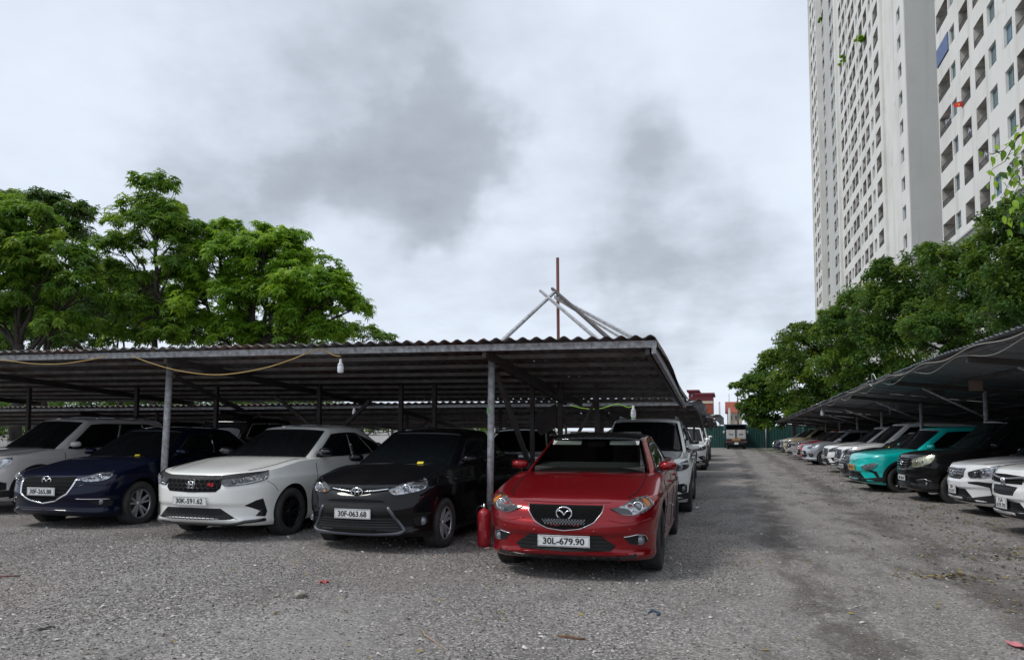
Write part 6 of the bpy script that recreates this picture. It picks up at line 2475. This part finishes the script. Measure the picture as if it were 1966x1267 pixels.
# ================================================================== LOOSE STONES, LEAVES, LITTER
def stone_mat():
    m = leaf_mat('loose_stone', (0.052, 0.046, 0.042), (0.215, 0.197, 0.184), (0.66, 0.62, 0.575), 0.0)
    for n in m.node_tree.nodes:
        if n.type == 'BSDF_PRINCIPLED':
            n.inputs['Roughness'].default_value = 0.9
            n.inputs['Specular IOR Level'].default_value = 0.2
    return m


M['stone'] = stone_mat()


def gz_np(x, y):
    t = np.clip((-1.6 - x) / 4.0, 0, 1)
    u = np.clip((y - 1) / 6.0, 0, 1)
    return 0.095 * t * t * (3 - 2 * t) * u * u * (3 - 2 * u) + 0.012 * np.sin(x * 2.1 + 1.7 * np.sin(y * 0.9)) * np.sin(y * 1.7 + np.sin(x * 1.3))


def scatter_stones(name, label, n, xr, yr, smin, smax, power, t_lo, t_hi, flat=0.55, up=0.25):
    x, y = RNG.uniform(*xr, n), RNG.uniform(*yr, n)
    # thin the cover where the gravel is driven down to dirt
    k = np.sin(x * 1.3 + 2 * np.sin(y * .7)) * np.sin(y * 1.1 + 1.5 * np.sin(x * .6 + 1)) + RNG.normal(size=n) * .55
    keep = (k > -0.55) & (RNG.random(n) < np.where(x > 0.2, .42, 1.0))
    x, y = x[keep], y[keep]
    n = len(x)
    s = smin + (smax - smin) * RNG.random(n) ** power
    base = np.array([(1, 0, 0), (0, 1, 0), (-1, 0, 0), (0, -1, 0), (0, 0, 1), (0, 0, -1)], float)
    V = base[None] * RNG.uniform(.55, 1.15, (n, 6, 1)) + RNG.normal(size=(n, 6, 3)) * .16
    V[:, :, 2] *= flat
    a = RNG.uniform(0, 2 * PI, n)
    c, sn = np.cos(a)[:, None], np.sin(a)[:, None]
    X, Y = V[:, :, 0] * c - V[:, :, 1] * sn, V[:, :, 0] * sn + V[:, :, 1] * c
    tl = RNG.normal(size=(n, 1)) * .25
    Z = V[:, :, 2] + X * tl
    V = np.stack([X, Y, Z], -1) * (s / 2)[:, None, None]
    V[:, :, 0] += x[:, None]
    V[:, :, 1] += y[:, None]
    V[:, :, 2] += (gz_np(x, y) + s * up * flat)[:, None]
    f = np.array([(0, 1, 4), (1, 2, 4), (2, 3, 4), (3, 0, 4), (1, 0, 5), (2, 1, 5), (3, 2, 5), (0, 3, 5)])
    F = (f[None] + (np.arange(n) * 6)[:, None, None]).reshape(-1, 3)
    me = np_mesh(name, V.reshape(-1, 3), F, M['stone'])
    at = me.attributes.new('tint', 'FLOAT', 'FACE')
    t = t_lo + (t_hi - t_lo) * RNG.random(n) ** 1.3
    t = np.where((x > 0.2) & (t < .3), t + .22, t)
    at.data.foreach_set('value', np.repeat(t, 8).astype(np.float32))
    tag(link(name, me), label, 'gravel', kind='stuff')


scatter_stones('loose_gravel', 'crushed grey stones lying loose all over the parking lot', 165000, (-9.5, 5.5), (3.2, 10.5), .006, .025, 2.0, .08, .78)
scatter_stones('far_gravel', 'coarser loose stones farther up the driveway', 14000, (-2.0, 6.0), (10.5, 26), .010, .036, 2.2, .1, .8)
scatter_stones('pale_pebbles', 'larger pale pebbles sprinkled over the grey gravel', 3000, (-9.5, 5.5), (3.2, 12), .02, .055, 2.5, .6, 1.0, .5)


def scatter_leaves(name, label, n, fx, fy, L, lo=0.0, hi=1.0):
    x, y = fx(n), fy(n)
    P = np.stack([x, y, gz_np(x, y) + .008 + RNG.random(n) * .01], -1)
    a = RNG.uniform(0, 2 * PI, n)
    D = np.stack([np.cos(a), np.sin(a), RNG.normal(size=n) * .18], -1)
    S = np.stack([-np.sin(a), np.cos(a), RNG.normal(size=n) * .3], -1)
    LL = L * RNG.uniform(.5, 1.3, n)
    o = link(name, leaves_mesh(name, P, D, S, LL, LL * .24, M['leaf_dry'], -0.05, lo + (hi - lo) * RNG.random(n)))
    tag(o, label, 'leaves', kind='stuff')


scatter_leaves('fallen_leaves', 'brown and yellow fallen leaves along the fronts of the right row of cars', 3800, lambda n: 3.2 - np.abs(RNG.normal(size=n)) * .75 + RNG.random(n) * 1.4, lambda n: 7 + 45 * RNG.random(n) ** 1.5, .062, 0, .85)
scatter_leaves('leaf_pile', 'small heap of brown and yellow leaves in the middle of the driveway', 130, lambda n: 2.05 + RNG.normal(size=n) * .28, lambda n: 8.55 + RNG.normal(size=n) * .10, .06)
scatter_leaves('stray_leaves', 'single yellow leaves strewn over the gravel in front of the cars', 260, lambda n: RNG.uniform(-5, 5, n), lambda n: RNG.uniform(4, 11, n), .055, .2, 1.0)


def grass_patch(name, label, cx, cy, rx, ry, n, h):
    x, y = cx + RNG.normal(size=n) * rx, cy + RNG.normal(size=n) * ry
    P = np.stack([x, y, np.zeros(n)], -1)
    D = unit(np.stack([RNG.normal(size=n) * .5, RNG.normal(size=n) * .5, np.ones(n)], -1))
    S = unit(np.cross(D, RNG.normal(size=(n, 3))))
    o = link(name, leaves_mesh(name, P, D, S, h * RNG.uniform(.5, 1.3, n), np.full(n, h * .1), M['leaf_r'], .2))
    tag(o, label, 'grass', kind='stuff')


grass_patch('grass', 'patch of short grass at the far right end of the driveway', 3.0, 57, 1.0, 3, 1100, .08)
grass_patch('weeds', 'sparse weeds under the front of the turquoise car', 2.5, 19.5, .3, 1.2, 260, .04)


def rock(name, label, px, py, s, tint, sq=.6, seed=1, m='rock'):
    r = np.random.default_rng(seed)
    bm = bmesh.new()
    bmesh.ops.create_icosphere(bm, subdivisions=2, radius=.5)
    d = r.normal(size=(9, 3))
    d /= np.linalg.norm(d, axis=1, keepdims=True)
    lim = r.uniform(.26, .44, 9)
    for v in bm.verts:
        p = np.array(v.co)
        for k in range(9):
            e = p @ d[k] - lim[k]
            if e > 0:
                p = p - d[k] * e
        v.co = Vector((p[0] * s, p[1] * s * .75, (p[2] + .16) * s * sq))
    me = bpy.data.meshes.new(name)
    bm.to_mesh(me)
    bm.free()
    me.materials.append(M[m])
    p = on_ground(px, py)
    o = link(name, me, None, p)
    o.rotation_euler = (0, 0, r.uniform(0, 6))
    return tag(o, label, 'stone')


M['rock'] = mat('pale_rock', (0.30, 0.275, 0.225), 0.9, var=(0.2, 0.185, 0.16), vscale=12, bump=.4)
M['brick_bit'] = mat('broken_brick', (0.40, 0.22, 0.17), 0.9, var=(0.45, 0.36, 0.3), vscale=15, bump=.3)
rock('stone', 'largest pale stone lying on the gravel in front of the white sedan', 577, 1156, .16, 0, .6, 3)
rock('stone', 'dark small stone left of the largest pale stone on the gravel', 533, 1155, .085, 0, .5, 5)
rock('stone', 'pale chip lying close against the largest pale stone', 554, 1155, .075, 0, .4, 8)
rock('brick_fragment', 'pinkish broken brick at the foot of the fire extinguisher', 936, 1058, .10, 0, .5, 11, 'brick_bit')
rock('brick_fragment', 'smaller pink brick chip left of the red car bumper', 958, 1050, .08, 0, .45, 12, 'brick_bit')
rock('brick_fragment', 'flat pale brick chip on the gravel below the black sedan wheel', 836, 1077, .085, 0, .35, 13, 'brick_bit')

M['stick'] = mat('dry_stick', (0.10, 0.05, 0.03), 0.9, var=(0.16, 0.09, 0.05), vscale=30)
M['twig'] = mat('pale_twig', (0.34, 0.24, 0.17), 0.9)
M['red_litter'] = mat('red_plastic_scrap', (0.45, 0.06, 0.06), 0.6)
M['blue_litter'] = mat('blue_strap', (0.03, 0.07, 0.13), 0.5)
M['pink'] = mat('pink_scrap', (0.55, 0.18, 0.2), 0.7)


def ground_tube(name, label, cat, pts, r, m, lift=.012):
    p = [on_ground(x, y) + Vector((0, 0, lift)) for x, y in pts]
    o = p[0].copy()
    mb = MB()
    mb.tube([q - o + Vector((0, 0, .006 * (i % 2))) for i, q in enumerate(p)], r, 6)
    tag(link(name, mb.mesh(name, M[m]), None, o), label, cat)


ground_tube('stick', 'short brown stick lying on the gravel near the bottom edge', 'stick', [(1070, 1224), (1090, 1226), (1108, 1229), (1124, 1230)], [.011, .013, .012, .008], 'stick')
ground_tube('twig', 'thin pale curved twig on the gravel left of the brown stick', 'twig', [(811, 1213), (816, 1224), (834, 1234), (848, 1246), (858, 1252)], [.006, .006, .005, .004, .002], 'twig')
ground_tube('twig', 'dark reddish twig at the left edge of the gravel', 'twig', [(-12, 1127), (10, 1126), (38, 1124)], .007, 'rust')
ground_tube('strap', 'small dark blue plastic strap on the gravel in front of the red car', 'strap', [(1246, 1178), (1252, 1174), (1266, 1179), (1262, 1184)], .008, 'blue_litter')


def scrap(name, label, px, py, w, d, m, seed):
    r = random.Random(seed)
    mb = MB()
    ph = [r.uniform(0, 6) for _ in range(4)]
    f = lambda o: (lambda u, v: ((u - .5) * w * (1 + .2 * math.sin(5 * v + ph[0])), (v - .5) * d * (1 + .25 * math.sin(6 * u + ph[1])), .012 + o + .012 * math.sin(7 * u + ph[2]) * math.sin(6 * v + ph[3])))
    mb.grid(f(0), 6, 5)
    mb.grid(f(.002), 6, 5, flip=True)
    o = link(name, mb.mesh(name, M[m]), None, on_ground(px, py))
    o.rotation_euler = (0, 0, r.uniform(0, 6))
    tag(o, label, 'litter')


scrap('litter', 'red plastic scrap on the gravel right of the largest pale stone', 621, 1129, .10, .06, 'red_litter', 1)
scrap('litter', 'pink scrap near the bottom right corner of the gravel', 1952, 1240, .16, .07, 'pink', 2)
scrap('litter', 'dark flattened scrap on the gravel at the lower left', 88, 1222, .12, .08, 'black_plastic', 3)
scrap('litter', 'white scrap by the rear wheel of the tall white crossover', 1340, 975, .13, .07, 'plate', 4)
scrap('litter', 'white paper scrap in front of the turquoise car', 1616, 929, .16, .10, 'plate', 5)


# ================================================================== FIRE EXTINGUISHER
def extinguisher():
    p = on_ground(932, 1051)
    t = thing('fire_extinguisher', 'worn red fire extinguisher standing against the grey post by the red car', 'fire extinguisher', (p.x, p.y - .05, p.z))
    red = mat('extinguisher_red', (0.42, 0.012, 0.022), .42, var=(0.30, 0.012, 0.02), vscale=9, coat=.3, bump=.03)
    mb = MB()
    mb.lathe([(.001, 0), (.078, 0), (.084, .012), (.086, .05), (.086, .385), (.083, .405), (.072, .435), (.05, .455), (.03, .465), (.024, .475), (.001, .475)], 28)
    mb.build('cylinder', red, t)
    mb = MB()
    mb.lathe([(.0875, .33), (.0885, .333), (.0885, .337), (.0875, .34)], 28)
    mb.build('weld_ring', red, t)
    mb = MB()
    mb.lathe([(.001, .47), (.02, .47), (.022, .50), (.015, .505), (.015, .53), (.001, .53)], 14)
    mb.tube([(-.02, 0, .50), (-.045, 0, .50)], .010, 8)
    mb.build('valve', M['satin'], t)
    mb = MB()
    mb.bar((.0, 0, .535), (.10, 0, .555), .022, .006)
    mb.bar((.0, 0, .512), (.095, 0, .515), .022, .006)
    mb.build('handle', M['black_plastic'], t)
    mb = MB()
    mb.tube([(-.04, 0, .50), (-.075, .0, .49), (-.10, .0, .455), (-.103, .0, .40), (-.102, .01, .3), (-.102, .02, .2)], .009, 7)
    mb.build('hose', M['black_plastic'], t)
    mb = MB()
    r = .0868
    for (a0, a1, z0, z1, mi) in ((-118, -96, .20, .31, 0), (-70, -55, .12, .2, 0)):
        mb.grid(lambda u, v: (r * math.cos(R(a0 + (a1 - a0) * u)), r * math.sin(R(a0 + (a1 - a0) * u)), z0 + (z1 - z0) * v), 5, 2)
    mb.build('worn_label', mat('worn_label', (0.45, 0.06, 0.06), .6, var=(0.6, 0.3, 0.28), vscale=45, vlo=.5, vhi=.62), t)


extinguisher()


# ================================================================== CABLES AND BULBS
def cable(label, pts, r, m, cat='cable'):
    o = Vector(pts[0])
    P = []
    k = len(pts)
    pts = [Vector(p) for p in pts]
    for i in range(k - 1):
        p0, p1, p2, p3 = pts[max(i - 1, 0)], pts[i], pts[i + 1], pts[min(i + 2, k - 1)]
        for q in range(6):
            t = q / 6
            P.append(.5 * (2 * p1 + (p2 - p0) * t + (2 * p0 - 5 * p1 + 4 * p2 - p3) * t * t + (3 * p1 - p0 - 3 * p2 + p3) * t ** 3))
    P.append(pts[-1])
    mb = MB()
    mb.tube([p - o for p in P], r, 6)
    tag(link('cable', mb.mesh('cable', M[m]), None, o), label, cat)


YC = 8.98
cable('short sagging yellow cable under the roof edge at the far left', [at_y(x, y, YC) for x, y in ((-20, 690), (20, 693), (60, 698), (110, 699), (160, 693), (205, 684))], .007, 'cream_wire')
cable('long sagging yellow cable under the front edge of the nearest carport', [at_y(x, y, YC) for x, y in ((252, 683), (290, 697), (340, 711), (400, 719), (450, 717), (510, 706), (560, 690), (608, 671), (622, 672), (640, 682), (653, 684))], .007, 'cream_wire')
cable('thin yellow green cable drooping under the second carport behind the red car', [at_y(x, y, 16.2) for x, y in ((1095, 778), (1120, 784), (1150, 785), (1185, 776), (1205, 782), (1216, 780))], .011, 'green_wire')


def bulb(label, p, s, base='bulb_base', tail=None):
    t = thing('light_bulb', label, 'light bulb', p)
    mb = MB()
    mb.lathe([(.001, -.115 * s), (.03 * s, -.113 * s), (.037 * s, -.10 * s), (.038 * s, -.045 * s), (.034 * s, -.03 * s)], 18)
    mb.build('bulb_glass', M['bulb'], t)
    mb = MB()
    mb.lathe([(.034 * s, -.032 * s), (.036 * s, -.02 * s), (.030 * s, .0), (.018 * s, .012 * s), (.017 * s, .05 * s), (.010 * s, .058 * s), (.001, .06 * s)], 16)
    mb.build('socket', M[base], t)
    mb = MB()
    mb.tube([(0, 0, .055 * s), (.006 * s, 0, .09 * s), (-.004 * s, 0, .14 * s)], .005 * s, 5)
    mb.build('lead', M['rust'], t)


M['green_plastic'] = mat('green_plastic', (0.08, 0.45, 0.04), .5)
bulb('white bulb hanging from the front beam of the nearest carport', at_y(654, 698, 9.0), 1.12)
bulb('small white bulb hanging under the second carport above the black sedan', at_y(680, 787, 16.25), 1.15)
bulb('white bulb with green tape hanging behind the red car', at_y(1216, 786, 16.2), 1.5)
tape = MB()
tape.lathe([(.03, 0), (.045, .01), (.045, .10), (.03, .11)], 12)
q = at_y(1216, 797, 16.2)
tag(link('green_tape', tape.mesh('green_tape', M['green_plastic']), None, q - Vector((0, 0, .08))), 'green plastic wrapped under the bulb behind the red car', 'tape')
bulb('white bulb hanging at the edge of the right carport roof', at_x(1579, 787, 3.75), 2.0)
bulb('small white bulb hanging at the far end of the right carport', at_x(1487, 815, 3.75), 2.2)
# pale cables along the front edge of the right carport
ys_ = np.linspace(6, 24, 13)
cable('pale cable running along the front edge of the right carport', [(edge_x(y) - .06, y, edge_z(y) - .03 - (.07 if i % 2 else 0)) for i, y in enumerate(ys_)], .0065, 'pale_wire')
cable('second pale cable sagging lower under the edge of the right carport', [(edge_x(y) + .06, y, edge_z(y) - .07 - (.13 if i % 2 else 0)) for i, y in enumerate(np.linspace(6.5, 30, 15))], .0055, 'pale_wire')
q = Vector((edge_x(19.8) - .08, 19.8, edge_z(19.8)))
cable('loop of pale cable tied at a joint of the right carport edge', [q + Vector((-.02, -.5, -.02)), q + Vector((-.05, -.35, .12)), q + Vector((-.05, -.1, .10)), q + Vector((0, .1, -.06)), q + Vector((.02, .3, -.13)), q + Vector((.02, .6, -.06))], .009, 'bulb_base')
# hanging boards and a plastic bag under the right carport
M['card'] = mat('brown_card', (0.16, 0.115, 0.09), .8)
M['bag'] = mat('clear_plastic_bag', (0.45, 0.47, 0.5), .25)
for px, py, X, w, h, m, lab in ((1873, 738, 4.6, .24, .20, 'card', 'brown card sign hanging under the right carport near the right edge'),
                                (1801, 756, 4.6, .26, .22, 'steel_dark', 'grey card hanging under the right carport left of the brown one')):
    mb = MB()
    mb.box((0, 0, -h / 2), (w, .012, h))
    mb.tube([(-w * .3, 0, 0), (-w * .3, 0, .2)], .004, 4)
    mb.tube([(w * .3, 0, 0), (w * .3, 0, .2)], .004, 4)
    c = at_x(px, py - 8, X)
    tag(link('hanging_card', mb.mesh('hanging_card', M[m]), None, c), lab, 'card')
for px, X, k, lab in ((1707, 4.9, 1.0, 'torn plastic bag hanging under the right carport roof'), (1719, 4.9, .75, 'smaller torn plastic strip beside the hanging bag')):
    c = at_x(px, 768, X)
    mb = MB()
    mb.add([(-.07, 0, 0), (.10, .03, .02), (.06, .05, -.25 * k), (0, .02, -.52 * k), (-.03, -.03, -.2 * k)], [(0, 4, 2, 1), (4, 3, 2), (1, 2, 4, 0), (2, 3, 4)])
    tag(link('plastic_bag', mb.mesh('plastic_bag', M['bag']), None, c), lab, 'plastic bag')
# small green sticker on the grey post
q = at_y(942, 788, 9.49)
mb = MB()
mb.box((-.012, -.055, 0), (.045, .004, .09), 0)
tag(link('sticker', mb.mesh('sticker', mat('teal_sticker', (0.03, 0.25, 0.22), .5, var=(0.3, 0.35, 0.05), vscale=40)), CP1, q - Vector(CP1['_o'])))


# ================================================================== SMALL TRUCK AT THE END
def truck():
    q = on_ground(1413.5, 862)
    x, y = q.x, 61.5
    t = thing('small_truck', 'small dark blue box truck seen from behind at the end of the driveway', 'truck', (x, y, 0))
    blue = mat('truck_blue', (0.02, 0.032, 0.06), .45, var=(0.03, 0.04, 0.06), vscale=4)
    white = mat('truck_door_white', (0.60, 0.60, 0.58), .6, var=(0.45, 0.45, 0.43), vscale=3)
    W, H = 1.62, 1.92
    mb = MB()
    mb.box((0, 1.4, .62), (W, 2.7, .34))
    for sx in (-1, 1):
        mb.box((sx * (W / 2 - .04), 1.4, 1.35), (.07, 2.7, 1.12))
    mb.box((0, 1.4, H), (W + .06, 2.8, .09))
    mb.box((0, 2.7, 1.35), (W - .16, .06, 1.1))
    mb.build('cargo_box', blue, t)
    for sx in (-1, 1):
        mb = MB()
        mb.box((sx * .375, -.015, 1.17), (.72, .04, .72))
        mb.box((sx * .375, -.042, 1.17), (.60, .012, .60))
        d = mb.build('rear_door', white, t)
        mb = MB()
        for k in range(3):
            mb.box((sx * .375 + (k - 1) * .11, -.052, 1.16), (.07, .006, .10))
        mb.build('door_marking', M['ink'], d)
        mb = MB()
        mb.box((sx * .05, -.05, 1.17), (.03, .03, .72))
        mb.build('door_bar', M['steel_dark'], d)
    mb = MB()
    mb.box((0, -.06, .74), (.66, .03, .11))
    mb.build('orange_strip', mat('truck_orange', (0.6, 0.22, 0.04), .5), t)
    mb = MB()
    mb.box((0, -.07, .58), (W, .1, .16))
    mb.box((0, -.03, .42), (1.2, .06, .10))
    mb.build('rear_bumper', M['steel_dark'], t)
    mb = MB()
    mb.box((.02, -.13, .46), (.30, .012, .17))
    mb.build('number_plate', M['plate'], t)
    for sx in (-1, 1):
        mb = MB()
        mb.box((sx * .68, -.125, .58), (.16, .02, .09))
        mb.build('tail_light', M['tail'], t)
        mb = MB()
        mb.lathe([(.001, -.1), (.17, -.1), (.2, -.11), (.29, -.08), (.29, .08), (.2, .11), (.17, .1), (.001, .1)], 20, 0, 'X', (sx * .62, .55, .285))
        mb.build('wheel', M['rubber'], t)
        mb = MB()
        mb.lathe([(.001, -.1), (.17, -.1), (.2, -.11), (.29, -.08), (.29, .08), (.2, .11), (.17, .1), (.001, .1)], 20, 0, 'X', (sx * .62, 3.3, .285))
        mb.build('wheel', M['rubber'], t)
        mb = MB()
        mb.box((sx * (W / 2 + .14), 3.3, 1.35), (.12, .05, .18))
        mb.bar((sx * (W / 2 - .02), 3.3, 1.4), (sx * (W / 2 + .1), 3.3, 1.42), .03, .03)
        mb.build('mirror', M['plate'], t)
    mb = MB()
    mb.box((0, 3.4, .95), (W - .1, 1.2, 1.0))
    mb.box((0, 3.3, 1.6), (W - .2, .9, .35))
    mb.build('driver_cab', blue, t)
    mb = MB()
    mb.box((0, 1.9, .35), (.7, 3.4, .14))
    mb.build('chassis', M['steel_dark'], t)


truck()

for _o in bpy.data.objects:
    if '_o' in _o:
        del _o['_o']
